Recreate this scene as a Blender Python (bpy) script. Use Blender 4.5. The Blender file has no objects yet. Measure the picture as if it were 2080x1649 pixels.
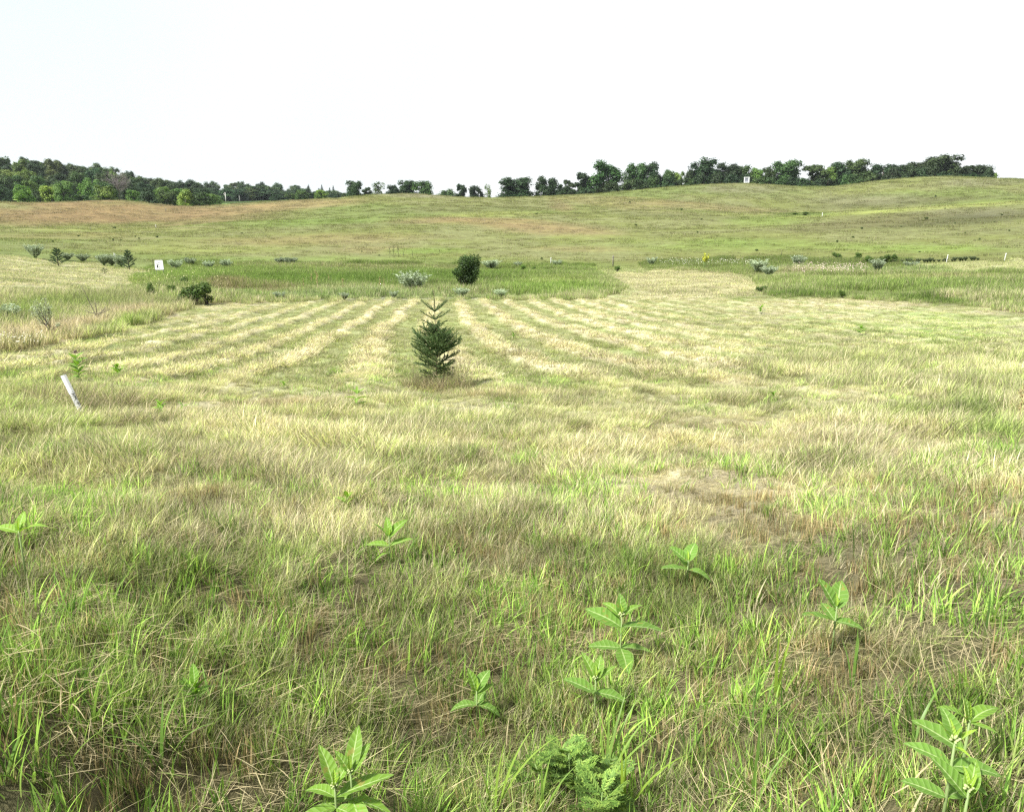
import bpy, math
import numpy as np
from mathutils import Vector, Matrix, Euler

# ------------------------------------------------------------------ camera, world, sun, exposure
scene = bpy.context.scene
COL = scene.collection
FPX, CX, CY = 1502.0, 1040.0, 824.5          # the photograph's focal length and centre, in its own pixels
PITCH = math.radians(13.3)
CAMZ = 1.62
cd = bpy.data.cameras.new('camera')
cam = bpy.data.objects.new('camera', cd)
COL.objects.link(cam)
cam.location = (0, 0, CAMZ)
cam.rotation_euler = (math.radians(90) - PITCH, 0, 0)
cd.sensor_fit = 'HORIZONTAL'
cd.sensor_width = 36.0
cd.lens = 36.0 * FPX / 2080.0
cd.clip_start = 0.05
cd.clip_end = 20000
scene.camera = cam

SUN_EL, SUN_AZ = math.radians(50), math.radians(-122)    # azimuth from +Y (view direction) towards +X
world = bpy.data.worlds.new('World')
scene.world = world
world.use_nodes = True
wn, wl = world.node_tree.nodes, world.node_tree.links
wn.clear()
wo = wn.new('ShaderNodeOutputWorld')
sky = wn.new('ShaderNodeTexSky')
sky.sky_type = 'NISHITA'
sky.sun_disc = False
sky.sun_elevation = SUN_EL
sky.sun_rotation = SUN_AZ
bgs = wn.new('ShaderNodeBackground'); bgs.inputs['Strength'].default_value = 0.10
wl.new(sky.outputs[0], bgs.inputs['Color'])
# thin high overcast: pale cloud veil in front of the blue
tc = wn.new('ShaderNodeTexCoord')
ns = wn.new('ShaderNodeTexNoise'); ns.inputs['Scale'].default_value = 1.3; ns.inputs['Detail'].default_value = 4
wl.new(tc.outputs['Generated'], ns.inputs['Vector'])
rp = wn.new('ShaderNodeValToRGB')
rp.color_ramp.elements[0].position = 0.25; rp.color_ramp.elements[0].color = (0.86, 0.935, 0.96, 1)
rp.color_ramp.elements[1].position = 0.52; rp.color_ramp.elements[1].color = (1.0, 1.0, 0.99, 1)
sx = wn.new('ShaderNodeSeparateXYZ'); wl.new(tc.outputs['Generated'], sx.inputs[0])
ma = wn.new('ShaderNodeMath'); ma.operation = 'MULTIPLY_ADD'; ma.inputs[1].default_value = .45; wl.new(sx.outputs['X'], ma.inputs[0]); wl.new(ns.outputs['Fac'], ma.inputs[2])
wl.new(ma.outputs[0], rp.inputs['Fac'])
bgc = wn.new('ShaderNodeBackground'); bgc.inputs['Strength'].default_value = 0.44
wl.new(rp.outputs['Color'], bgc.inputs['Color'])
mx = wn.new('ShaderNodeMixShader'); mx.inputs[0].default_value = 0.86
wl.new(bgs.outputs[0], mx.inputs[1]); wl.new(bgc.outputs[0], mx.inputs[2])
wl.new(mx.outputs[0], wo.inputs['Surface'])

sd = bpy.data.lights.new('sun', 'SUN')
sun = bpy.data.objects.new('sun', sd)
COL.objects.link(sun)
sd.energy = 4.0
sd.angle = math.radians(5)
sd.color = (1.0, 0.97, 0.92)
sdir = Vector((math.sin(SUN_AZ) * math.cos(SUN_EL), math.cos(SUN_AZ) * math.cos(SUN_EL), math.sin(SUN_EL)))
sun.rotation_euler = sdir.to_track_quat('Z', 'Y').to_euler()
sun.location = (0, 0, 60)

scene.view_settings.view_transform = 'Standard'
scene.view_settings.look = 'None'
scene.view_settings.exposure = 1.33
scene.view_settings.gamma = 1.0
scene.view_settings.use_curve_mapping = False
scene.render.engine = 'CYCLES'
scene.cycles.max_bounces = 5
scene.cycles.diffuse_bounces = 2
scene.cycles.glossy_bounces = 1
scene.cycles.transmission_bounces = 3
scene.cycles.volume_bounces = 0
scene.cycles.transparent_max_bounces = 4
scene.cycles.use_denoising = False
scene.cycles.denoiser = 'OPENIMAGEDENOISE'
scene.cycles.denoising_input_passes = 'RGB_ALBEDO_NORMAL'
scene.cycles.denoising_prefilter = 'ACCURATE'
scene.cycles.filter_width = 1.35

R = np.random.RandomState
# ------------------------------------------------------------------ numpy helpers
def hsh(ix, iy, s):
    h = (ix.astype(np.int64) * 374761393 + iy.astype(np.int64) * 668265263 + s * 1442695041) & 0x7fffffff
    h = ((h ^ (h >> 13)) * 1274126177) & 0x7fffffff
    h = h ^ (h >> 16)
    return (h & 0xffff) / 65535.0

def vnoise(x, y, s=0):
    ix, iy = np.floor(x), np.floor(y)
    fx, fy = x - ix, y - iy
    fx = fx * fx * (3 - 2 * fx); fy = fy * fy * (3 - 2 * fy)
    a, b = hsh(ix, iy, s), hsh(ix + 1, iy, s)
    c, d = hsh(ix, iy + 1, s), hsh(ix + 1, iy + 1, s)
    return (a * (1 - fx) + b * fx) * (1 - fy) + (c * (1 - fx) + d * fx) * fy

def fbm(x, y, s=0, o=4):
    t, a, n = 0, 1.0, 0
    x = np.asarray(x, float); y = np.asarray(y, float)
    for i in range(o):
        t = t + a * vnoise(x * 2 ** i + 17.3 * i, y * 2 ** i - 9.1 * i, s + i); n += a; a *= 0.5
    return t / n

def sstep(a, b, x):
    t = np.clip((x - a) / (b - a), 0, 1)
    return t * t * (3 - 2 * t)

def ray(px, py):
    """direction of the ray through a pixel of the photograph (y forward, z up)"""
    v = (np.asarray(py, float) - CY)
    dx = (np.asarray(px, float) - CX)
    dy = FPX * math.cos(PITCH) - v * math.sin(PITCH)
    dz = -FPX * math.sin(PITCH) - v * math.cos(PITCH)
    return dx, dy, dz

def project(x, y, z):
    """where a point of the ground lies in the photograph: used to read the field's colours off it"""
    z = z - CAMZ
    c, s = math.cos(PITCH), math.sin(PITCH)
    dep = y * c - z * s
    v = -(y * s + z * c)
    dep = np.where(dep < 0.05, 0.05, dep)
    return CX + FPX * x / dep, CY + FPX * v / dep

# ------------------------------------------------------------------ terrain
def z_of(px, py, d):
    dx, dy, dz = ray(px, py)
    return CAMZ + d * dz / np.hypot(dx, dy)

def line(pts, xs):
    p = np.array(pts, float)
    return np.interp(xs, p[:, 0], p[:, 1])

NC = 121
xs = np.linspace(-900, 2980, NC)
crest_y = line([(-900, 400), (-400, 405), (0, 411), (120, 414), (200, 407), (260, 403), (300, 408), (350, 423), (400, 424), (450, 417), (520, 411), (660, 406),
                (700, 402), (770, 393), (850, 393), (900, 399), (935, 407), (1000, 402), (1100, 400), (1200, 397), (1300, 385), (1450, 373), (1550, 374),
                (1630, 385), (1700, 379), (1780, 367), (1850, 360), (1920, 360), (2000, 365), (2080, 368), (2480, 372), (2980, 380)], xs)
crest_d = line([(-900, 235), (0, 235), (260, 230), (520, 250), (780, 260), (1040, 270), (1300, 295), (1560, 312), (1820, 330), (2980, 330)], xs)
rows = []
def row(ypts, dpts):
    rows.append((line(dpts, xs), line(ypts, xs)))
row([(0, 1649)], [(0, 1.93)])
row([(0, 1100)], [(0, 4.25)])
row([(0, 840)], [(0, 9.2)])
row([(0, 720)], [(0, 18.0)])
row([(0, 612), (1200, 610), (1700, 612), (2080, 632)], [(0, 36), (1500, 36), (2080, 32)])
row([(-400, 505), (0, 517), (280, 545), (1200, 545), (1800, 545), (2080, 532)], [(-400, 78), (0, 76), (260, 70), (2080, 72)])
row([(-400, 490), (0, 497), (260, 507), (2080, 503)], [(0, 96)])
row([(-400, 468), (0, 470), (260, 470), (520, 465), (780, 460), (1040, 458), (1300, 455), (1560, 457), (1820, 454), (2080, 447), (2480, 445)], [(0, 138), (520, 133), (1300, 138), (1820, 130), (2480, 125)])
row([(-400, 455), (0, 462), (260, 462), (420, 450), (520, 440), (780, 430), (1040, 430), (1300, 424), (1450, 432), (1560, 440), (1640, 437), (1820, 424), (2080, 407), (2480, 402)], [(0, 170), (520, 180), (1300, 200), (1560, 175), (2080, 180)])
row([(-400, 435), (0, 438), (260, 428), (350, 437), (520, 424), (780, 410), (1040, 413), (1300, 402), (1450, 412), (1560, 432), (1640, 441), (1820, 439), (2080, 425), (2480, 420)], [(0, 202), (520, 215), (780, 225), (1300, 245), (1560, 235), (1820, 225), (2080, 220)])
D = [r[0] for r in rows]; Z = [z_of(xs, r[1], r[0]) for r in rows]
zc = z_of(xs, crest_y, crest_d)
k = np.array([0, 1, 3, 1, 0.]) / 5
zc = np.convolve(np.pad(zc, 2, 'edge'), k, 'valid')
D.append(crest_d); Z.append(zc)
D.append(crest_d + 24); Z.append(zc - 1.4)
fy = line([(-900, 385), (-400, 380), (0, 392), (100, 388), (200, 392), (300, 402), (400, 410), (500, 406), (700, 404), (900, 404), (1300, 400), (2980, 400)], xs)
D.append(crest_d + 95); Z.append(np.where(xs < 750, z_of(xs, fy + 12, crest_d + 95), zc - 6))
fy2 = line([(-900, 350), (-400, 350), (0, 370), (80, 364), (200, 378), (300, 399), (400, 411), (500, 409), (700, 402), (900, 404), (2980, 404)], xs)
D.append(np.full(NC, 470.)); Z.append(np.where(xs < 750, z_of(xs, fy2, 470.), 4.0))
D.append(np.full(NC, 760.)); Z.append(line([(-900, 30), (0, 34), (400, 26), (600, 28), (800, 6), (2980, 0)], xs))
D.append(np.full(NC, 1400.)); Z.append(np.full(NC, 0.0))
D.append(np.full(NC, 5000.)); Z.append(np.full(NC, 0.0))
D.insert(0, np.full(NC, 0.6)); Z.insert(0, np.full(NC, 0.02))
D = np.array(D); Z = np.array(Z)
AZ = np.arctan2(xs - CX, FPX * math.cos(PITCH) - (500 - CY) * math.sin(PITCH))

def pchip(x, y, xq):
    h = np.diff(x); dl = np.diff(y) / h
    m = np.zeros_like(y)
    m[0], m[-1] = dl[0], dl[-1]
    for i in range(1, len(x) - 1):
        if dl[i - 1] * dl[i] > 0:
            w1, w2 = 2 * h[i] + h[i - 1], h[i] + 2 * h[i - 1]
            m[i] = (w1 + w2) / (w1 / dl[i - 1] + w2 / dl[i])
    i = np.clip(np.searchsorted(x, xq) - 1, 0, len(x) - 2)
    t = (xq - x[i]) / h[i]
    return ((1 + 2 * t) * (1 - t) ** 2) * y[i] + t * (1 - t) ** 2 * h[i] * m[i] + t * t * (3 - 2 * t) * y[i + 1] + t * t * (t - 1) * h[i] * m[i + 1]

ND = 900
LD0, LD1 = math.log(0.6), math.log(5000.)
ldq = np.linspace(LD0, LD1, ND)
G = np.array([pchip(D[:, c], Z[:, c], np.exp(ldq)) for c in range(NC)])
for _ in range(2):
    P = np.pad(G, ((2, 2), (0, 0)), 'edge')
    G = (P[:-4] + 4 * P[1:-3] + 6 * P[2:-2] + 4 * P[3:-1] + P[4:]) / 16
AZI = np.linspace(AZ[0], AZ[-1], 700)
ci = np.interp(AZI, AZ, np.arange(NC))
c0 = np.clip(ci.astype(int), 0, NC - 2); cf = (ci - c0)[:, None]
G2 = G[c0] * (1 - cf) + G[c0 + 1] * cf

def swath_u(x, d):
    kx = np.clip(1 + x / 7.0, 0.35, 3.0)
    return x - 2.3 * kx * np.clip((36 - d) / 17.0, 0, 1.6) ** 1.15

def swath(x, d):
    """0..1: how much a point lies on one of the pale raked hay rows"""
    u = swath_u(x, d) + 0.22 * (fbm(x * 0.7, d * 0.5, 31, 3) - 0.5) * 2
    w = 0.5 + 0.5 * np.cos(2 * np.pi * (u / 1.12 + 0.18))
    a = sstep(9.5, 14, d) * (1 - sstep(35.0, 37.5, d)) * sstep(-13, -9, x) * (1 - 0.55 * sstep(3, 8, x)) * (1 - sstep(12, 17, x))
    return sstep(0.58, 0.97, w) * a * (.7 + .3 * sstep(-9, -4.5, x))

def height(x, y):
    x = np.asarray(x, float); y = np.asarray(y, float)
    d = np.maximum(np.hypot(x, y), 0.601)
    az = np.arctan2(x, y)
    fi = np.clip((az - AZI[0]) / (AZI[-1] - AZI[0]) * 699, 0, 698.999)
    fj = np.clip((np.log(d) - LD0) / (LD1 - LD0) * (ND - 1), 0, ND - 1.001)
    i = fi.astype(int); j = fj.astype(int); a = fi - i; b = fj - j
    z = (G2[i, j] * (1 - a) + G2[i + 1, j] * a) * (1 - b) + (G2[i, j + 1] * (1 - a) + G2[i + 1, j + 1] * a) * b
    near = 1 - sstep(25, 45, d)
    z = z + near * (0.17 * (fbm(x * 1.1, y * 1.1, 3, 4) - 0.5) + 0.11 * (fbm(x * 3.2, y * 3.2, 5, 2) - 0.5)) * sstep(0.6, 1.6, d)
    z = z + (1 - near) * 0.35 * (fbm(x * 0.06, y * 0.06, 8, 4) - 0.5) * sstep(30, 80, d)
    z = z + 1.3 * (fbm(x * .016 + 3.1, y * .03, 18, 3) - 0.5) * sstep(80, 125, d) * (1 - sstep(185, 225, d))
    z = z + 0.09 * swath(x, d)
    return z

def ground_at(px, py, dmin=1.2, dmax=900):
    """first hit of the pixel's ray with the terrain"""
    dx, dy, dz = ray(px, py)
    h = math.hypot(dx, dy)
    ds = np.exp(np.linspace(math.log(dmin), math.log(dmax), 1600))
    X, Y = dx / h * ds, dy / h * ds
    zr = CAMZ + dz / h * ds
    g = height(X, Y)
    w = np.where(zr <= g)[0]
    i = w[0] if len(w) else 1599
    return float(X[i]), float(Y[i]), float(g[i]), float(ds[i])

# ------------------------------------------------------------------ field colours, some with hill slope shading painted in, laid out over the ground
def inpoly(px, py, poly):
    w = 9 * (fbm(px * .03, py * .09, 200, 3) - .5) * 2
    px = px + w * 2.2; py = py + w
    r = np.zeros(px.shape, bool)
    n = len(poly); j = n - 1
    for i in range(n):
        xi, yi = poly[i]; xj, yj = poly[j]
        c = ((yi > py) != (yj > py)) & (px < (xj - xi) * (py - yi) / (yj - yi + 1e-9) + xi)
        r ^= c; j = i
    return r
T_DITCH = [(235, 600), (300, 549), (330, 546), (470, 544), (700, 541), (1000, 543), (1200, 546), (1240, 562), (1270, 585), (1230, 605), (1000, 609), (600, 611), (430, 617), (370, 625), (250, 628)]
T_RIGHT = [(1530, 563), (1600, 550), (1900, 547), (2200, 560), (2300, 645), (2080, 636), (1950, 622), (1750, 608), (1570, 602), (1545, 588)]
T_LEFT = [(-300, 610), (0, 600), (120, 606), (235, 600), (385, 624), (330, 650), (200, 686), (0, 714), (-300, 760)]
T_BAND = [(1290, 530), (1500, 524), (1850, 524), (1850, 548), (1600, 552), (1520, 562), (1480, 552), (1300, 546)]
T_BANDL = [(330, 533), (600, 536), (1200, 538), (1200, 549), (330, 549)]
P_PATH = [(1240, 562), (1330, 545), (1480, 551), (1530, 575), (1545, 600), (1270, 609), (1300, 590)]
P_LAWN = [(-500, 470), (0, 517), (300, 549), (235, 600), (0, 608), (-400, 612)]
P_LAWNR = [(1830, 541), (2080, 530), (2500, 520), (2500, 560), (2080, 556), (1900, 549)]

C_OLIVE = np.array([.26, .275, .125]); C_STRAW = np.array([.53, .475, .315]); C_GREEN = np.array([.185, .26, .07])
C_BRIGHT = np.array([.245, .345, .085]); C_TAN = np.array([.37, .265, .14]); C_BROWN = np.array([.25, .185, .105]); C_DEEP = np.array([.075, .125, .03])
C_SILVER = np.array([.30, .36, .27]); C_GREY = np.array([.27, .26, .18]); C_YEL = np.array([.31, .35, .11])
# (cx, cy, rx, ry, colour, strength, slope) patches over the ground as seen in the photograph
PATCH = [
 (1040, 960, 1300, 140, C_STRAW * 1.03, .75, 0), (1040, 1380, 1500, 260, C_BRIGHT, .45, 0), (1040, 800, 1100, 55, C_STRAW * .95, .5, 0), (1850, 426, 270, 5, C_YEL * 1.15, 1.0, -.066), (1500, 436, 90, 3, C_YEL, .7, .0), (1400, 440, 200, 8, C_OLIVE * .75, .5, .05), (930, 425, 200, 9, C_OLIVE * .78, .6, -.02), (700, 460, 260, 8, C_OLIVE * .8, .5, -.05), (1830, 412, 240, 9, C_OLIVE * .62, .85, -.06), (1900, 447, 290, 16, C_OLIVE * .52, 1.0, -.06), (1640, 436, 80, 4, C_DEEP * 1.8, .5, 0), (200, 466, 260, 4, C_YEL * 1.1, .6, 0),  # olive and yellow hill bands here paint in slope shade and ridge light
 (260, 434, 330, 30, C_TAN * .76, 1.0, 0), (90, 437, 250, 24, C_TAN * .78, .75, 0), (620, 413, 150, 10, C_TAN, .6, -.04), (500, 425, 160, 12, C_TAN, .5, -.05),
 (230, 425, 100, 11, C_TAN * .95, .8, 0), (860, 397, 90, 6, C_GREY * 1.1, .8, 0), (120, 480, 220, 8, C_TAN, .35, 0), (640, 488, 260, 12, C_TAN, .38, -.03),
 (1060, 455, 190, 12, C_TAN, .55, .06), (1120, 468, 160, 12, C_BROWN * 1.35, .6, .05), (880, 448, 130, 8, C_TAN, .5, 0), (1240, 410, 150, 14, C_TAN, .3, .1),
 (1420, 418, 200, 8, C_TAN, .4, .08), (1140, 420, 40, 14, C_BROWN * 1.4, .5, .3), (1190, 505, 130, 7, C_TAN, .4, 0), (750, 505, 110, 10, C_TAN, .35, 0),
 (1000, 436, 120, 6, C_YEL, .8, -.03), (860, 510, 110, 9, C_BRIGHT, .7, 0), (1180, 480, 90, 6, C_YEL, .6, 0), (1560, 450, 110, 12, C_BRIGHT, .5, 0), (600, 452, 250, 8, C_GREEN * 1.15, .6, -.03),
 (1500, 385, 110, 10, C_GREY, .7, 0), (1560, 395, 120, 14, C_OLIVE * .9, .4, 0), (1760, 405, 150, 12, C_GREY * .85, .6, -.03), (1990, 372, 110, 9, C_GREY * 1.0, .6, 0),
 (1750, 452, 190, 15, C_OLIVE * .62 + C_BROWN * .18, .9, -.1), (1980, 430, 150, 12, C_GREY * .9, .5, 0), (1960, 470, 170, 14, C_OLIVE * .8, .5, 0), (1500, 500, 400, 14, C_BRIGHT, .4, 0), (1900, 505, 200, 12, C_BRIGHT, .6, 0),
 (1600, 434, 50, 3, C_DEEP * 2, .5, 0), (380, 505, 220, 10, C_YEL, .6, 0), (150, 500, 200, 10, C_OLIVE, .6, 0), (640, 525, 300, 7, C_BRIGHT, .5, 0),
 # ditch and tall grass
 (500, 578, 240, 20, C_GREEN * .85, .8, 0), (800, 570, 330, 22, C_DEEP * 1.35, .7, 0), (460, 585, 60, 14, np.array([.25, .16, .05]), .75, 0), (560, 590, 60, 9, np.array([.25, .17, .06]), .5, 0), (1110, 590, 130, 14, C_BRIGHT, .9, 0),
 (1150, 575, 90, 9, C_YEL, .8, 0), (350, 562, 130, 10, C_BRIGHT, .7, 0), (300, 575, 60, 9, C_YEL, .8, 0), (760, 604, 330, 7, C_SILVER * .8, .55, 0), (1700, 575, 240, 12, C_YEL * .95, .7, 0),
 (1850, 588, 240, 12, C_GREEN, .6, 0), (1950, 570, 170, 8, np.array([.34, .27, .08]), .4, 0), (1640, 601, 110, 4, C_DEEP * .9, .7, .02), (1880, 610, 120, 5, C_DEEP * .9, .8, .08), (1780, 552, 250, 5, C_SILVER * .8, .5, 0),
 (1680, 556, 160, 5, np.array([.36, .27, .19]), .5, 0), (720, 545, 350, 6, C_TAN, .35, 0),
 # left weeds
 (60, 690, 120, 20, np.array([.42, .32, .18]), .8, -.1), (170, 668, 90, 10, np.array([.46, .36, .22]), .9, -.15), (280, 640, 90, 8, np.array([.46, .36, .22]), .8, -.1), (60, 640, 70, 25, C_GREEN * 1.1, .8, 0), (230, 672, 110, 12, C_BRIGHT, .95, -.35), (150, 625, 120, 14, C_GREEN, .5, 0),
 # mown field
 (1450, 715, 240, 14, C_BRIGHT * 1.1, .95, .02), (1300, 712, 60, 10, C_BRIGHT, .8, 0), (1900, 670, 240, 28, C_GREEN * 1.25, .7, .05), (1850, 640, 250, 10, C_GREEN * 1.2, .6, .05), (1700, 655, 130, 7, C_BRIGHT * .95, .4, .08), (1800, 705, 280, 7, C_YEL, .5, 0),
 (600, 700, 80, 30, C_GREEN, .35, -.4), (430, 690, 60, 20, C_GREEN, .4, -.4), (1490, 670, 220, 14, C_STRAW, .6, .08), (1400, 700, 180, 9, C_STRAW, .55, .08), (1950, 742, 240, 12, C_GREY * 1.2, .6, 0), (1750, 770, 320, 22, C_GREY * 1.15, .6, 0), (1500, 765, 160, 22, C_BROWN * 1.5, .45, 0),
 (1690, 880, 260, 45, C_STRAW * 1.08, .85, .05), (1350, 880, 230, 50, C_STRAW, .6, 0), (1760, 800, 160, 20, C_STRAW, .7, 0), (2020, 880, 90, 60, C_DEEP * 1.9, .7, .6), (1450, 770, 300, 14, C_TAN * 1.1, .55, 0), (1000, 800, 180, 8, C_TAN * 1.1, .6, 0), (560, 822, 100, 9, C_TAN, .6, 0), (300, 835, 120, 12, C_TAN, .35, 0),
 (1600, 1010, 280, 60, C_STRAW * 1.02, .7, .1), (1950, 1060, 200, 80, C_STRAW, .8, .3), (880, 960, 420, 90, C_OLIVE * 1.25, .4, 0), (420, 950, 330, 60, C_STRAW, .45, 0), (200, 980, 330, 60, C_OLIVE * 1.1, .5, 0), (120, 1030, 160, 50, C_GREEN, .35, 0), (1530, 1020, 70, 40, C_STRAW * .85, .6, 0), (2000, 1180, 160, 25, C_STRAW, .75, .1),
 (1000, 1100, 350, 50, C_OLIVE, .4, 0), (560, 1080, 300, 45, C_STRAW * .9, .3, 0), (1300, 1140, 260, 60, C_GREEN, .35, 0),
 (90, 1340, 190, 110, C_GREEN * 1.05, .75, 0), (700, 1300, 500, 90, C_BROWN * 1.3, .2, 0), (1500, 1320, 400, 80, C_BROWN * 1.2, .25, 0), (1700, 1400, 170, 45, C_BROWN * 1.0, .5, 0), (700, 1480, 500, 90, C_BROWN, .25, 0), (1300, 1500, 400, 90, C_GREEN * .9, .4, 0), (1800, 1480, 250, 120, C_GREEN * .9, .5, 0), (300, 1560, 300, 90, C_BROWN * .9, .35, 0),
]

def field(x, y, z):
    """base colour, dryness and zone of a point of the ground"""
    px, py = project(x, y, z)
    d = np.hypot(x, y)
    n1 = fbm(x * 0.35, y * 0.35, 40, 4); n2 = fbm(x * 1.3, y * 1.3, 44, 3); n3 = fbm(x * 0.03, y * 0.03, 48, 4); n4 = fbm(x * 0.11, y * 0.11, 52, 4)
    near = 1 - sstep(30, 60, d)
    col = np.empty(x.shape + (3,))
    col[:] = C_OLIVE
    a = sstep(.36, .60, n1 * near + n4 * (1 - near))[..., None]
    col = col * (1 - a * .75) + (C_STRAW * .82) * a * .75 * near[..., None] + (C_YEL * .72) * a * .75 * (1 - near[..., None])
    a = sstep(.50, .66, n2 * near + n3 * (1 - near))[..., None] * .55
    col = col * (1 - a) + C_GREEN * a
    wob = (n4 - .5) * 34 * sstep(20, 60, d) + (n1 - .5) * 60 * near * sstep(700, 900, py)
    for cx_, cy_, rx, ry, c, s, sl in PATCH:
        dy = (py + wob * (ry / 40.0) - cy_ - sl * (px - cx_)) / ry
        dx = (px + wob * 2 - cx_) / rx
        w = (1 - sstep(.35, 1.25, np.sqrt(dx * dx + dy * dy))) * s
        w = w * (0.65 + 0.7 * n4) if ry < 40 else w * (0.45 + 1.0 * n2)
        w = np.clip(w, 0, 1)[..., None]
        col = col * (1 - w) + c * w
    sw = swath(x, d)[..., None] * .97
    inter = ((sstep(9.5, 14, d) * (1 - sstep(35, 37, d)) * sstep(-12, -8, x) * (1 - sstep(7, 12, x))))[..., None]
    col = col * (1 - inter * .8) + (C_OLIVE * .70 + C_GREEN * .26 + C_TAN * .05) * inter * .8
    sw = np.clip(sw, 0, 1)
    col = col * (1 - sw * .92) + C_STRAW * 1.12 * sw * .92
    zone = np.zeros(x.shape, int)
    zone[(py > 640) | (d < 38)] = 1                                # mown field
    pm = (sstep(66, 76, d) * (1 - sstep(340, 360, d)))[..., None]
    g_ = col.mean(-1, keepdims=True); col = col * (1 - pm) + (col * .96 + g_ * .04) * .70 * np.array([1.0, 1.0, .86]) * .96 * pm
    zone[(d > 70) & (d < 345)] = 2                                 # pasture
    m = inpoly(px, py, P_LAWN) & (d < 90); zone[m] = 3
    st = 0.5 + 0.5 * np.sin((x * .35 + y * 1.0) * 2.4 + 3 * (n1 - .5) * 4)
    lawn = (C_STRAW * .66 + C_GREEN * .2) * st[..., None] + C_OLIVE * .9 * (1 - st[..., None])
    col[m] = lawn[m]
    m = inpoly(px, py, P_LAWNR) & (d < 90); zone[m] = 3
    col[m] = (C_OLIVE * 1.2 * .6 + lawn * .4)[m]
    m = inpoly(px, py, P_PATH) & (d < 80); zone[m] = 4
    col[m] = (col * .25 + (C_STRAW * .5 * n1[..., None] * 1.6 + C_TAN * .12 + C_OLIVE * .45) * .75)[m]
    for p in (T_DITCH, T_RIGHT, T_BAND, T_BANDL):
        m = inpoly(px, py, p) & (d < 90) & (d > 20); zone[m] = 5
    m = inpoly(px, py, T_LEFT) & (d < 60); zone[m] = 6
    # bare trampled strips, far bright clearing behind the brown hill, woodland floor
    m = (d > 265) & (px < 760) & (d < 380); col[m] = C_BRIGHT * 1.3
    m = d > 380; col[m] = C_DEEP * .6
    return np.clip(col, .01, .8), px, py, d, zone

def new_mesh(name, verts, faces):
    me = bpy.data.meshes.new(name)
    verts = np.asarray(verts, np.float32)
    if len(faces) and isinstance(faces, np.ndarray):
        n, k = faces.shape
        me.vertices.add(len(verts)); me.vertices.foreach_set('co', verts.ravel())
        me.loops.add(n * k); me.loops.foreach_set('vertex_index', faces.astype(np.int32).ravel())
        me.polygons.add(n)
        me.polygons.foreach_set('loop_start', np.arange(0, n * k, k, dtype=np.int32))
        me.update(calc_edges=True)
    else:
        me.from_pydata(verts.tolist(), [], [list(f) for f in faces]); me.update()
    return me

def smooth(me):
    me.polygons.foreach_set('use_smooth', np.ones(len(me.polygons), bool)); me.update()

def fattr(me, name, arr, typ='FLOAT', dom='POINT'):
    a = me.attributes.new(name, typ, dom)
    arr = np.asarray(arr, np.float32)
    if typ == 'FLOAT': a.data.foreach_set('value', arr.ravel())
    elif typ == 'FLOAT_COLOR':
        if arr.shape[-1] == 3: arr = np.concatenate([arr, np.ones(arr.shape[:-1] + (1,), np.float32)], -1)
        a.data.foreach_set('color', arr.ravel())
    elif typ == 'FLOAT_VECTOR': a.data.foreach_set('vector', arr.ravel())

def obj(name, me, mat=None, parent=None, label=None, cat=None, group=None, kind=None, loc=None, rot=None, scale=None):
    o = bpy.data.objects.new(name, me)
    COL.objects.link(o)
    if mat is not None and me is not None and not me.materials: me.materials.append(mat)
    if parent: o.parent = parent
    if label: o['label'] = label
    if cat: o['category'] = cat
    if group: o['group'] = group
    if kind: o['kind'] = kind
    if loc is not None: o.location = loc
    if rot is not None: o.rotation_euler = rot
    if scale is not None: o.scale = scale if hasattr(scale, '__len__') else (scale,) * 3
    return o

# ------------------------------------------------------------------ materials
def nmat(name):
    m = bpy.data.materials.new(name); m.use_nodes = True
    m.node_tree.nodes.clear()
    return m, m.node_tree.nodes, m.node_tree.links

def attr(n, name, typ='GEOMETRY'):
    a = n.new('ShaderNodeAttribute'); a.attribute_type = typ; a.attribute_name = name
    return a

def mixc(n, l, f, a, b, bt='MIX'):
    m = n.new('ShaderNodeMix'); m.data_type = 'RGBA'; m.blend_type = bt
    for s, v in ((m.inputs[0], f), (m.inputs[6], a), (m.inputs[7], b)):
        if hasattr(v, 'is_output'): l.new(v, s)
        elif isinstance(v, (int, float)): s.default_value = v
        else: s.default_value = tuple(v) + (1,) if len(v) == 3 else v
    return m.outputs[2]

def math_(n, l, op, a, b=None, c=None):
    m = n.new('ShaderNodeMath'); m.operation = op
    for s, v in zip(m.inputs, (a, b, c)):
        if v is None: continue
        if hasattr(v, 'is_output'): l.new(v, s)
        else: s.default_value = v
    return m.outputs[0]

def leafy_output(m, n, l, colour, trans=.3, rough=.55, spec=.25, tcol=(1.04, 1.08, .80)):
    p = n.new('ShaderNodeBsdfPrincipled'); p.inputs['Roughness'].default_value = rough; p.inputs['Specular IOR Level'].default_value = spec
    l.new(colour, p.inputs['Base Color'])
    t = n.new('ShaderNodeBsdfTranslucent')
    tc_ = mixc(n, l, 1.0, colour, tcol, 'MULTIPLY'); l.new(tc_, t.inputs['Color'])
    x = n.new('ShaderNodeMixShader'); x.inputs[0].default_value = trans
    l.new(p.outputs[0], x.inputs[1]); l.new(t.outputs[0], x.inputs[2])
    o = n.new('ShaderNodeOutputMaterial'); l.new(x.outputs[0], o.inputs['Surface'])
    return p

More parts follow.
